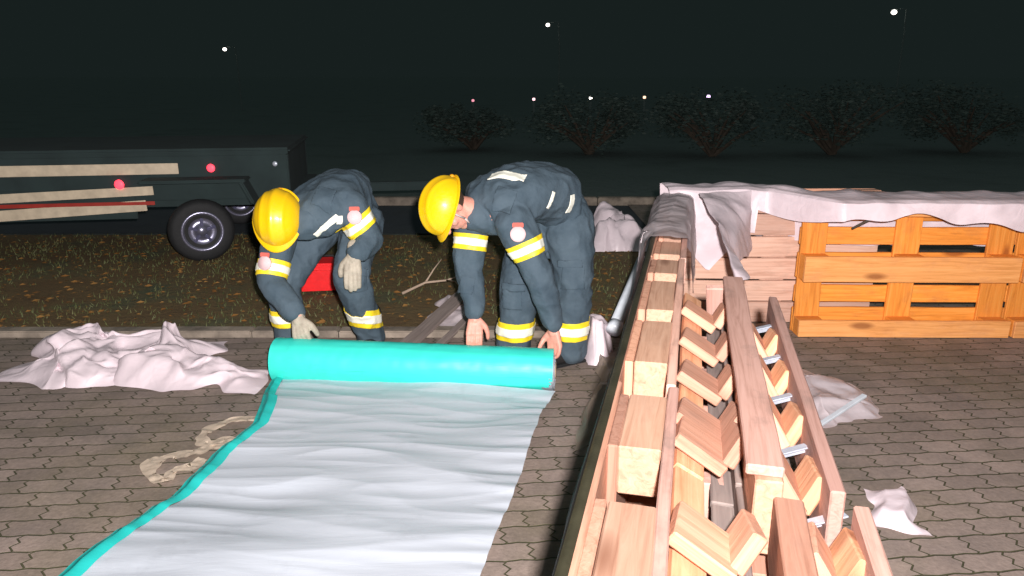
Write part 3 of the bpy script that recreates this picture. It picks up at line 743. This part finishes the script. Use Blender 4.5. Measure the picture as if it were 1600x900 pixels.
# ------------------------------------------------------------------ membrane: roll and sheet
ME = thing('membrane_roll', 'wide teal membrane roll being unrolled, its white side spread over the paving', 'membrane', (-.47, 3.3, 0))
RL = V((-1.150, 3.395, .112)); RR = V((.196, 3.255, .112))
axr = (RR - RL).normalized(); fwd = axr.cross(UP).normalized()        # towards camera (-Y)
if fwd.y > 0: fwd = -fwd
def rollsurf(u, v):
    c = RL.lerp(RR, u); a = v * 2 * math.pi
    r = .106 + .004 * nz((u * 5, math.cos(a), math.sin(a)), 1.0, 3) + .003 * math.sin(u * 3.1 + 1)
    r += .0025 * math.exp(-((v - .16 - .01 * math.sin(u * 4)) / .012) ** 2) + .004 * crumple(u * 3, v * 2, 2, 4) - .002
    r += .002 * nz((u * 40, math.cos(a) * 2, math.sin(a) * 2), 1.0, 8)
    return c + (fwd * math.cos(a) + UP * math.sin(a)) * r
bm = grid_bm(90, 64, rollsurf); bmesh.ops.remove_doubles(bm, verts=bm.verts, dist=.0001)
obj('roll', bm, M['teal'], ME, True)
for E, sgn in ((RL, -1), (RR, 1)):
    bm = bmesh.new()
    prev = None; turns = 6; n = 200
    for i in range(n + 1):                      # wound layers seen on the end
        a = i / n * turns * 2 * math.pi; r = .040 + (.103 - .040) * i / n
        q = E + (fwd * math.cos(a) + UP * math.sin(a)) * r
        w = [bm.verts.new(q + axr * sgn * (.004 + .004 * math.sin(a * 1.3))), bm.verts.new(q - axr * sgn * .05)]
        if prev: bm.faces.new((prev[0], w[0], w[1], prev[1]))
        prev = w
    bmesh.ops.solidify(bm, geom=bm.faces[:], thickness=.0055)
    obj('roll_end_layers', bm, M['membrane'], ME)
    bm = bmesh.new(); add_tube(bm, [E + axr * sgn * .012, E - axr * sgn * .06], .038, 24)
    obj('cardboard_core', bm, M['cardboard'], ME, True)
# sheet edges (surveyed from the photograph): y position along, left x, right x
EDG = [(3.235, -1.135, .200), (3.10, -1.125, .155), (2.95, -1.090, .120), (2.82, -1.075, .105), (2.70, -1.105, .080), (2.58, -1.150, .058), (2.45, -1.160, .035), (2.30, -1.185, .006),
       (2.10, -1.235, -.042), (1.90, -1.28, -.083), (1.5, -1.35, -.17), (1.0, -1.46, -.28)]
def edge(v):
    n = len(EDG) - 1; k = min(n - 1, int(v * n)); f = v * n - k
    a, b_ = EDG[k], EDG[k + 1]
    return [a[i] + (b_[i] - a[i]) * f for i in range(3)]
def sheet_pt(u, v, lift=0.0):
    y, xl, xr = edge(v); xl += .03; y += (-.14) * (u - .5) * max(0, 1 - v * 3) - .03 * (u - .5)
    x = xl + (xr - xl) * u
    # transverse wrinkles that run across the sheet and bend a little
    q = y + .05 * math.sin(x * 2.2 + 1) + .06 * nz((x * 1.1, y * 1.5, 0), 1, 3)
    z = 0
    for fr, am, sd in ((1.7, .030, 1), (4.6, .012, 5), (11, .0036, 9)):
        z += am * (1 - 2 * abs(noise.noise(V((x * fr * .22 + sd, q * fr, sd))))) ** 1
    z += .014 * nz((x * 2, y * 2, 0), 1.4, 17)
    k = max(0, (u - .82) / .18); z += k * .002 * math.sin(q * 70 + 3 * nz((x, q * 4, 0), 1, 2))
    z = max(.003, z + .016)
    if v < .06: z = z + (.06 - v) / .06 * .012
    return V((x, y, z + lift))
obj('sheet', grid_bm(110, 330, lambda u, v: sheet_pt(u, v)), M['membrane'], ME, True)
# teal underside folded over along the left edge
def fold(u, v):
    w = .046 + .016 * nz((0, v * 6, 0), 1, 2)
    if v < .14: w *= .75
    e = sheet_pt(0, v); a = u * math.pi * 1.15
    return V((e.x + .012 + math.cos(a + math.pi * .5) * .014 + (w - .045) * u * 1.0 - (.028 if u < .02 else 0) - (.03 * (1 - u)), e.y, e.z + .006 + .014 * math.sin(u * math.pi * .9)))
obj('folded_edge', grid_bm(10, 240, fold), M['teal_edge'], ME, True)

# ------------------------------------------------------------------ people
def add_ball(bm, c, r, R=None, seg=20):
    if not isinstance(r, (tuple, list)): r = (r, r, r)
    mtx = Matrix.Translation(c) @ (R.to_4x4() if R is not None else Matrix()) @ Matrix.Diagonal((*r, 1))
    bmesh.ops.create_uvsphere(bm, u_segments=seg, v_segments=seg // 2 + 2, radius=1, matrix=mtx)
def limb(bm, pts, rads, seg=18):
    # tapered segments with round joints
    for (p, r) in zip(pts, rads): add_ball(bm, V(p), r * .995, seg=seg)
    for i in range(len(pts) - 1):
        add_tube(bm, [V(pts[i]), V(pts[i]).lerp(V(pts[i + 1]), .5), V(pts[i + 1])], [rads[i], (rads[i] + rads[i + 1]) / 2 * 1.03, rads[i + 1]], seg)
def loft(bm, rings, seg=28):
    """rings: (centre, half-width vector, half-depth vector); closed ends"""
    # resample smoothly
    out = []
    n = len(rings) - 1
    for k in range(n):
        for j in range(5):
            f = j / 5; P = [rings[max(0, k - 1)], rings[k], rings[k + 1], rings[min(n, k + 2)]]
            out.append([.5 * ((2 * P[1][i]) + (P[2][i] - P[0][i]) * f + (2 * P[0][i] - 5 * P[1][i] + 4 * P[2][i] - P[3][i]) * f * f + (3 * P[1][i] - P[0][i] - 3 * P[2][i] + P[3][i]) * f ** 3) for i in range(3)])
    out.append(list(rings[-1]))
    vr = []
    for c, w, d in out:
        vr.append([bm.verts.new(c + w * math.copysign(abs(math.cos(a)) ** .85, math.cos(a)) + d * math.copysign(abs(math.sin(a)) ** .85, math.sin(a))) for a in [2 * math.pi * k / seg for k in range(seg)]])
    for a, b_ in zip(vr, vr[1:]):
        for k in range(seg): bm.faces.new((a[k], a[(k + 1) % seg], b_[(k + 1) % seg], b_[k]))
    bm.faces.new(vr[0][::-1]); bm.faces.new(vr[-1])
    for c, w, d in (out[0], out[-1]):
        pass
def remesh(bm, voxel, smooth=2):
    bmesh.ops.recalc_face_normals(bm, faces=bm.faces)
    me = bpy.data.meshes.new('tmp'); bm.to_mesh(me); bm.free()
    o = bpy.data.objects.new('tmp', me); COL.objects.link(o)
    md = o.modifiers.new('r', 'REMESH'); md.mode = 'VOXEL'; md.voxel_size = voxel; md.use_smooth_shade = True
    if smooth:
        sm = o.modifiers.new('s', 'SMOOTH'); sm.factor = .5; sm.iterations = smooth
    dg = bpy.context.evaluated_depsgraph_get(); ev = o.evaluated_get(dg)
    out = bmesh.new(); out.from_mesh(ev.to_mesh()); ev.to_mesh_clear()
    bpy.data.objects.remove(o); bpy.data.meshes.remove(me)
    out.normal_update()
    return out
def folds(bm, seed, amp=.007):
    bm.normal_update()
    for v in bm.verts:
        p = v.co
        a = nz((p.x, p.y, p.z * .55), 9, seed); b_ = 1 - 2 * abs(nz((p.x + p.z * .3, p.y, p.z * .8), 13, seed + 5)); c = nz(p, 34, seed + 2)
        v.co = p + v.normal * (amp * (a + .75 * b_ - .2) + amp * .10 * (1 - 2.4 * abs(c)))
    bm.normal_update()
def hand(bm, wrist, d, back, thumb_side, curl, grow=0.0, spread=.12):
    """d: direction of the palm; back: normal of the back of the hand; thumb_side: direction towards the thumb"""
    d = V(d).normalized(); b_ = V(back); b_ = (b_ - d * b_.dot(d)).normalized(); s = d.cross(b_).normalized()
    if s.dot(V(thumb_side)) < 0: s = -s
    w = V(wrist)
    limb(bm, [w - d * .05, w + d * .015], [.027 + grow, .026 + grow])
    # palm, wider at the knuckles
    for k, off in enumerate((-.030, -.010, .011, .030)):
        limb(bm, [w + s * off * .55 + d * .012, w + s * off + d * .082], [.017 + grow, .0135 + grow], 10)
    lens = [.066, .080, .086, .074]     # little, ring, middle, index -> index next to thumb
    for k, off in enumerate((-.031, -.0105, .0105, .031)):
        base = w + s * off + d * .083; L = lens[k]; dirv = (d + s * off * spread * 30 * .12).normalized()
        pts = [base - d * .02, base]; rad = [.0105 + grow, .0102 + grow]; ang = 0
        for j, (fr, rr_) in enumerate(((.45, .0096), (.31, .0088), (.24, .0078))):
            ang += curl * (1.0 + .12 * k) * (0.8 if j == 0 else 1)
            dv = (dirv * math.cos(ang) - b_ * math.sin(ang)).normalized()
            pts.append(pts[-1] + dv * L * fr * 1.05); rad.append(rr_ + grow)
        limb(bm, pts, rad, 10)
    t0 = w + s * .022 + d * .018
    t1 = t0 + (s * .75 + d * .65 - b_ * .25).normalized() * .040
    t2 = t1 + (s * .35 + d * .85 - b_ * (.3 + curl * .5)).normalized() * .034
    t3 = t2 + (s * .05 + d * .9 - b_ * (.4 + curl * .7)).normalized() * .026
    limb(bm, [t0, t1, t2, t3], [.017 + grow, .0135 + grow, .0115 + grow, .0095 + grow], 10)
def head(bm, c, u, f, neck):
    """u: crown direction, f: face direction"""
    u = V(u).normalized(); f = V(f); f = (f - u * f.dot(u)).normalized(); s = f.cross(u)
    R = Matrix((s, f, u)).transposed()
    add_ball(bm, c + u * .025, (.076, .096, .092), R, 28)
    add_ball(bm, c - u * .035 + f * .022, (.064, .070, .075), R, 24)
    add_ball(bm, c - u * .088 + f * .055, (.034, .026, .024), R, 16)              # chin
    limb(bm, [c + f * .088 + u * .018, c + f * .112 - u * .022], [.011, .016], 10)  # nose
    limb(bm, [c + f * .082 - u * .052 - s * .018, c + f * .082 - u * .052 + s * .018], [.010, .010], 8)  # lips
    limb(bm, [c + f * .083 + u * .034 - s * .034, c + f * .083 + u * .034 + s * .034], [.012, .012], 8)  # brow
    for q in (-1, 1):
        add_ball(bm, c + s * q * .077 - f * .004 - u * .002, (.010, .018, .031), R, 14)   # ears
        add_ball(bm, c + s * q * .044 + f * .060 - u * .020, (.022, .022, .022), R, 12)   # cheeks
    limb(bm, [c - u * .05 - f * .012, V(neck)], [.056, .062], 20)
    return R
def helmet(T, c, u, f):
    u = V(u).normalized(); f = V(f); f = (f - u * f.dot(u)).normalized(); s = f.cross(u)
    R = Matrix((s, f, u)).transposed()
    def dome(r_add=0.0):
        def fn(a_, b_):
            th = a_ * 2 * math.pi; ph = b_ * math.pi / 2 * 1.0
            cx, cy = math.cos(th) * math.cos(ph), math.sin(th) * math.cos(ph); cz = math.sin(ph)
            x = cx * .110; y = cy * .132; z = cz * .122
            front = max(0, cy); y += .006 * front
            # three raised ribs from front to back
            ridge = math.exp(-(x / .014) ** 2) * .006 + (math.exp(-((x - .05) / .008) ** 2) + math.exp(-((x + .05) / .008) ** 2)) * .0035
            k = 1 + (ridge / .12) * min(1, cz * 2.2)
            p = V((x * k, y * k, z * k)); p += p.normalized() * r_add
            return c + R @ p
        return fn
    bm = grid_bm(96, 28, dome()); bmesh.ops.remove_doubles(bm, verts=bm.verts, dist=.0002)
    bmesh.ops.recalc_face_normals(bm, faces=bm.faces)
    bmesh.ops.solidify(bm, geom=bm.faces[:], thickness=-.004)
    H = obj('helmet', bm, M['helmet'], T, True)
    # rim lip and front peak
    def lip(a_, b_):
        th = a_ * 2 * math.pi; cy = math.sin(th)
        ext = .006 + .030 * max(0, cy) ** 2.2 + .010 * max(0, -cy) ** 3
        r = 1 + b_ * ext / .13
        return c + R @ V((math.cos(th) * .111 * (1 + b_ * .010 / .118 + (b_ * ext * .25 / .118)), math.sin(th) * (.133 + b_ * ext), -b_ * (.004 + .016 * max(0, cy) ** 2)))
    bm = grid_bm(96, 6, lip); bmesh.ops.remove_doubles(bm, verts=bm.verts, dist=.0002)
    bmesh.ops.recalc_face_normals(bm, faces=bm.faces); bmesh.ops.solidify(bm, geom=bm.faces[:], thickness=.004)
    obj('brim', bm, M['helmet'], H, True)
    bm = bmesh.new()
    for q in (-1, 1):
        pts = [c + R @ V(p) for p in ((q * .105, .03, -.002), (q * .085, .035, -.07), (q * .045, .05, -.12), (0, .06, -.135))]
        for a, b_ in zip(pts, pts[1:]):
            add_tube(bm, [a, b_], .005, 8)
    obj('chin_strap', bm, M['strap'], H, True)
    bm = bmesh.new(); add_ball(bm, c + R @ V((0, -.137, .01)), (.014, .010, .012), R, 12); obj('size_knob', bm, M['helmet_rim'], H, True)
    return H, R
def cut_band(src, p, axis, hw, rad, off, mat, parent, name='reflective_band', thick=.002):
    """a strip that follows the garment surface between two planes across the limb"""
    bm = src.copy(); axis = V(axis).normalized(); p = V(p)
    far = [v for v in bm.verts if (v.co - p).length > rad + hw + .03]; bmesh.ops.delete(bm, geom=far, context='VERTS')
    for sg in (1, -1):
        bmesh.ops.bisect_plane(bm, geom=bm.verts[:] + bm.edges[:] + bm.faces[:], plane_co=p + axis * hw * sg, plane_no=axis * sg, clear_outer=True)
    dead = [f for f in bm.faces if ((f.calc_center_median() - p) - axis * (f.calc_center_median() - p).dot(axis)).length > rad]
    bmesh.ops.delete(bm, geom=dead, context='FACES')
    if not bm.faces: bm.free(); return None
    bm.normal_update()
    for v in bm.verts: v.co += v.normal * off
    bmesh.ops.solidify(bm, geom=bm.faces[:], thickness=-thick)
    return obj(name, bm, mat, parent, True)
def band(src, p, axis, rad, T, hw=.024):
    b0 = cut_band(src, p, axis, hw * 1.6, rad, .0028, M['yellow_tape'], T)  # real yellow edging, cut extra wide to imitate the glow round the tape
    if b0 is not None: cut_band(src, p, axis, hw * .72, rad, .0055, M['silver_tape'], b0, 'silver_strip')
def boot(T, ankle, heading):
    h = V(heading).normalized(); s = h.cross(UP); a = V(ankle)
    bm = bmesh.new()
    limb(bm, [a + UP * .10, a + UP * .0, V((a.x, a.y, .055))], [.058, .052, .050])
    limb(bm, [V((a.x, a.y, .05)) - h * .03, V((a.x, a.y, .048)) + h * .10, V((a.x, a.y, .042)) + h * .18], [.046, .045, .040])
    bm = remesh(bm, .006, 2)
    for v in bm.verts:
        if v.co.z < .012: v.co.z = .012
    B_ = obj('boot', bm, M['boot'], T, True)
    bm = bmesh.new(); c = V((a.x, a.y, .008)) + h * .07
    R = Matrix((h, s, h.cross(s))).transposed()
    add_box(bm, c, (.30, .095, .016), R, .007); obj('sole', bm, M['rubber'], B_)

def person(label, loc, spine, arms, legs, headp, hands, hand_mat, seed, badge_spec, bands, heading):
    T = thing('person', label, 'person', loc)
    # --- body (one continuous skin surface) ---
    bm = bmesh.new()
    loft(bm, [(V(c), V(w) * .82, V(d) * .80) for c, w, d in spine])
    for A in arms: limb(bm, A, [.050, .040, .027])
    for Lg in legs: limb(bm, Lg + [(Lg[2][0], Lg[2][1], .06)], [.082, .058, .042, .040])
    for h in legs: limb(bm, [V((h[2][0], h[2][1], .05)), V((h[2][0], h[2][1], .045)) + V(heading) * .13], [.036, .03])
    c, u, f, nk = headp
    head(bm, V(c), u, f, nk)
    for hs in hands: hand(bm, *hs)
    bm = remesh(bm, .0048, 2)
    body = obj('body', bm, M['skin'], T, True)
    # eyes
    uu = V(u).normalized(); ff = V(f); ff = (ff - uu * ff.dot(uu)).normalized(); ss = ff.cross(uu)
    for q in (-1, 1):
        bm = bmesh.new(); add_ball(bm, V(c) + ff * .083 + ss * q * .031 + uu * .012, .0115, None, 14); obj('eye', bm, M['strap'], body, True)
    bm = bmesh.new()
    R = Matrix((ss, ff, uu)).transposed()
    add_ball(bm, V(c) + uu * .028 - ff * .010, (.080, .092, .092), R, 26); obj('hair', bm, M['hair'], body, True)
    # --- jacket ---
    bm = bmesh.new()
    loft(bm, [(V(c_), V(w), V(d)) for c_, w, d in spine])
    for A in arms:
        e = V(A[2]).lerp(V(A[1]), .12)
        limb(bm, [A[0], V(A[0]).lerp(V(A[1]), .5), A[1], V(A[1]).lerp(V(e), .6), e], [.086, .074, .064, .056, .050])
        add_ball(bm, V(A[0]), .088)
    col0 = V(spine[-1][0]); limb(bm, [col0, col0.lerp(V(nk), .6)], [.085, .070])
    bm = remesh(bm, .0075, 3); folds(bm, seed, .012); jacket_bm = bm.copy()
    jac = obj('jacket', bm, M['suit'], T, True)
    # --- trousers ---
    bm = bmesh.new()
    pc, pw, pd = spine[0]; pc = V(pc)
    add_ball(bm, pc, (V(pw).length * .96, V(pw).length * .86, .15), None, 26)
    for Lg in legs:
        e = V(Lg[2]) + V((0, 0, -.035))
        limb(bm, [Lg[0], V(Lg[0]).lerp(V(Lg[1]), .5), Lg[1], V(Lg[1]).lerp(e, .5), e], [q * (1.0 if seed < 10 else .88) for q in (.125, .112, .095, .090, .084)])
    bm = remesh(bm, .0075, 3); folds(bm, seed + 9, .013); tr_bm = bm.copy()
    tro = obj('trousers', bm, M['suit'], T, True)
    for Lg in legs: boot(T, Lg[2], heading)
    for kind, p, ax, rad in bands:
        src = jacket_bm if kind == 'j' else tr_bm
        band(src, p, ax, rad, jac if kind == 'j' else tro, .024 if kind == 'j' else .031)
    # round sleeve badges with a small red mark
    for p, n in badge_spec:
        n = V(n).normalized(); p = V(p)
        best = min(jacket_bm.verts, key=lambda v: (v.co - p).length - .5 * max(0, v.normal.dot(n)))
        q = best.co.copy(); nn = (best.normal * .4 + n).normalized()
        R = nn.to_track_quat('Z', 'Y').to_matrix()
        bm = bmesh.new(); bmesh.ops.create_cone(bm, cap_ends=True, segments=28, radius1=.036, radius2=.034, depth=.010, matrix=Matrix.Translation(q + nn * .010) @ R.to_4x4())
        pb = obj('sleeve_badge', bm, M['patch'], jac, True)
        bm = bmesh.new(); add_box(bm, q + nn * .012 + R @ V((0, .040, 0)), (.05, .022, .007), R, .003); obj('badge_top', bm, M['patch_red'], pb)
    # gloves
    if hand_mat:
        for hs in hands:
            bm = bmesh.new(); hs2 = list(hs); hand(bm, *hs2[:5], .0032); bm = remesh(bm, .0042, 2); obj('glove', bm, hand_mat, T, True)
    return T, jacket_bm, tr_bm, jac

# right worker: head to the left, back rounded, both hands on the roll
w2 = V((.60, -.80, 0)); up = V((0, 0, 1))
def W(k): return w2 * k
spine2 = [((.235, 3.76, .76), W(.170), V((-.03, -.02, .135))), ((.200, 3.72, .85), W(.185), V((.06, .04, .135))), ((.110, 3.63, .905), W(.195), V((.03, .02, .135))),
          ((.000, 3.54, .895), W(.205), V((.0, .0, .138))), ((-.095, 3.47, .850), W(.195), V((-.03, -.02, .125))), ((-.150, 3.43, .82), W(.11), V((-.03, -.02, .085)))]
arms2 = [[(.015, 3.335, .800), (.130, 3.28, .550), (.195, 3.320, .305)], [(-.185, 3.56, .785), (-.215, 3.50, .535), (-.180, 3.425, .330)]]
legs2 = [[(.280, 3.70, .74), (.315, 3.62, .43), (.305, 3.64, .115)], [(.13, 3.82, .74), (.035, 3.60, .45), (.008, 3.62, .115)]]
hc = V((-.285, 3.385, .868))
hands2 = [((.195, 3.320, .295), (.10, -.20, -.97), (.35, .45, .1), (-.7, -.6, 0), .50),
          ((-.180, 3.425, .320), (-.02, -.55, -.85), (.0, -.85, .5), (.9, .1, 0), .30)]
P2 = person('person in dark work suit and yellow helmet bent over the right end of the roll', (.15, 3.65, 0), spine2, arms2, legs2,
            (hc, (-.86, -.38, .34), (-.28, -.25, -.93), (-.165, 3.43, .835)), hands2, None, 3,
            [((.035, 3.22, .775), (-.05, -.95, .3))],
            [('j', (.062, 3.318, .685), (.40, -.12, -.90), .125), ('j', (-.199, 3.53, .67), (-.12, -.25, -.96), .115),
             ('t', (.306, 3.637, .20), (0, 0, 1), .14), ('t', (.012, 3.617, .20), (0, .02, 1), .14)], (-.86, -.5, 0))
# strip over the back, hip marks
def back_strip(src, jac, px, py, axis, hw, ln, ctr, mat='silver_tape', name='reflective_strip', off=.004):
    """short tape piece: part of a garment strip limited along its length too"""
    f = 1158; y = (450 - py) / f; x = (px - 800) / f
    d = V((x, math.cos(PITCH) + y * math.sin(PITCH), -math.sin(PITCH) + y * math.cos(PITCH))).normalized()
    o = V((0, 0, CAM_H)); best = None
    for v in src.verts:
        q = v.co - o; t = q.dot(d); dist = (q - d * t).length
        if dist < .02 and (best is None or t < best[0]): best = (t, v.co.copy(), v.normal.copy())
    if not best: return
    p = best[1]; n = best[2]; a = V(axis); a = (a - n * a.dot(n)).normalized(); b_ = n.cross(a)
    bm = src.copy()
    bmesh.ops.delete(bm, geom=[v for v in bm.verts if (v.co - p).length > ln + .05 or v.normal.dot(n) < -.1], context='VERTS')
    for co, no in ((p + a * ln, a), (p - a * ln, -a), (p + b_ * hw, b_), (p - b_ * hw, -b_)):
        bmesh.ops.bisect_plane(bm, geom=bm.verts[:] + bm.edges[:] + bm.faces[:], plane_co=co, plane_no=no, clear_outer=True)
    if not bm.faces: bm.free(); return
    bm.normal_update()
    for v in bm.verts: v.co += v.normal * off
    bmesh.ops.solidify(bm, geom=bm.faces[:], thickness=-off * .9)
    obj(name, bm, M[mat], jac, True)
back_strip(P2[1], P2[3], 795, 268, (.9, -.25, -.35), .028, .085, None)
back_strip(P2[1], P2[3], 866, 315, (.5, 0, .8), .010, .040, None)
back_strip(P2[1], P2[3], 897, 322, (0, 0, 1), .018, .045, None)
HL2, _ = helmet(P2[0], hc + V((-.86, -.38, .34)).normalized() * .020, (-.86, -.38, .34), (-.28, -.25, -.93))

# left worker: head towards the camera, one hand on the roll, one on the knee
w1 = V((.90, -.43, .10))
def W1(k): return w1 * k
spine1 = [((-.885, 3.98, .745), W1(.165), V((-.02, -.05, .14))), ((-.895, 3.92, .83), W1(.17), V((.02, .10, .12))), ((-.915, 3.80, .850), W1(.180), V((0, .04, .125))),
          ((-.950, 3.68, .825), W1(.195), V((0, 0, .125))), ((-.985, 3.60, .785), W1(.18), V((-.02, -.03, .11))), ((-1.01, 3.56, .76), W1(.10), V((-.02, -.03, .08)))]
arms1 = [[(-1.150, 3.62, .705), (-1.185, 3.51, .475), (-1.040, 3.425, .325)], [(-.795, 3.60, .815), (-.735, 3.615, .640), (-.775, 3.500, .600)]]
arms1[1] = [(-.800, 3.62, .820), (-.715, 3.64, .66), (-.770, 3.52, .615)]
legs1 = [[(-1.015, 3.96, .70), (-1.205, 3.76, .40), (-1.215, 3.84, .115)], [(-.80, 3.92, .70), (-.830, 3.68, .455), (-.765, 3.82, .115)]]
hc1 = V((-1.125, 3.535, .785))
hands1 = [((-1.040, 3.425, .315), (.20, -.35, -.92), (-.2, -.8, .45), (.9, .1, 0), .38),
          ((-.775, 3.52, .605), (-.02, -.35, -.93), (0, -.9, .35), (-.9, 0, 0), .16)]
P1 = person('person in dark work suit with grey gloves bent over the left end of the roll', (-1.0, 3.8, 0), spine1, arms1, legs1,
            (hc1, (.02, -.88, .46), (-.02, -.50, -.87), (-1.01, 3.575, .775)), hands1, M['glove'], 17,
            [((-1.19, 3.48, .60), (-.25, -.95, .2)), ((-.76, 3.52, .80), (.05, -.95, .2))],
            [('j', (-1.176, 3.538, .530), (-.08, -.45, -.88), .12), ('j', (-.760, 3.63, .745), (.55, .1, -.75), .12),
             ('t', (-1.213, 3.825, .20), (0, .05, 1), .14), ('t', (-.775, 3.80, .20), (.12, .2, 1), .14)], (-.05, -1, 0))
back_strip(P1[1], P1[3], 508, 358, (.75, 0, .6), .014, .075, None)
back_strip(P1[1], P1[3], 536, 347, (0, 0, 1), .014, .020, None)
back_strip(P1[1], P1[3], 473, 396, (.5, 0, .6), .018, .020, None)
HL1, _ = helmet(P1[0], hc1 + V((.02, -.88, .46)).normalized() * .020, (.02, -.88, .46), (-.02, -.50, -.87))
for P, kids, spots in ((P2, 'trousers', ((893, 432, .05, .065), (800, 470, .045, .06))), (P1, 'trousers', ((566, 440, .04, .055),))):
    tro = next(c for c in P[0].children if c.name.startswith(kids))
    for px, py, hw, ln in spots:
        back_strip(P[2], tro, px, py, (0, 0, 1), hw, ln, None, 'suit', 'pocket', .007)
        back_strip(P[2], tro, px, py - 16, (0, 0, 1), hw * 1.05, .017, None, 'suit', 'pocket_flap', .011)
for P, spots in ((P2, ((782, 318, .045, .05), (733, 440, .03, .04))), (P1, ((505, 300, .045, .05),))):
    for px, py, hw, ln in spots:
        back_strip(P[1], P[3], px, py, (.2, 0, 1), hw, ln, None, 'suit', 'pocket', .007)
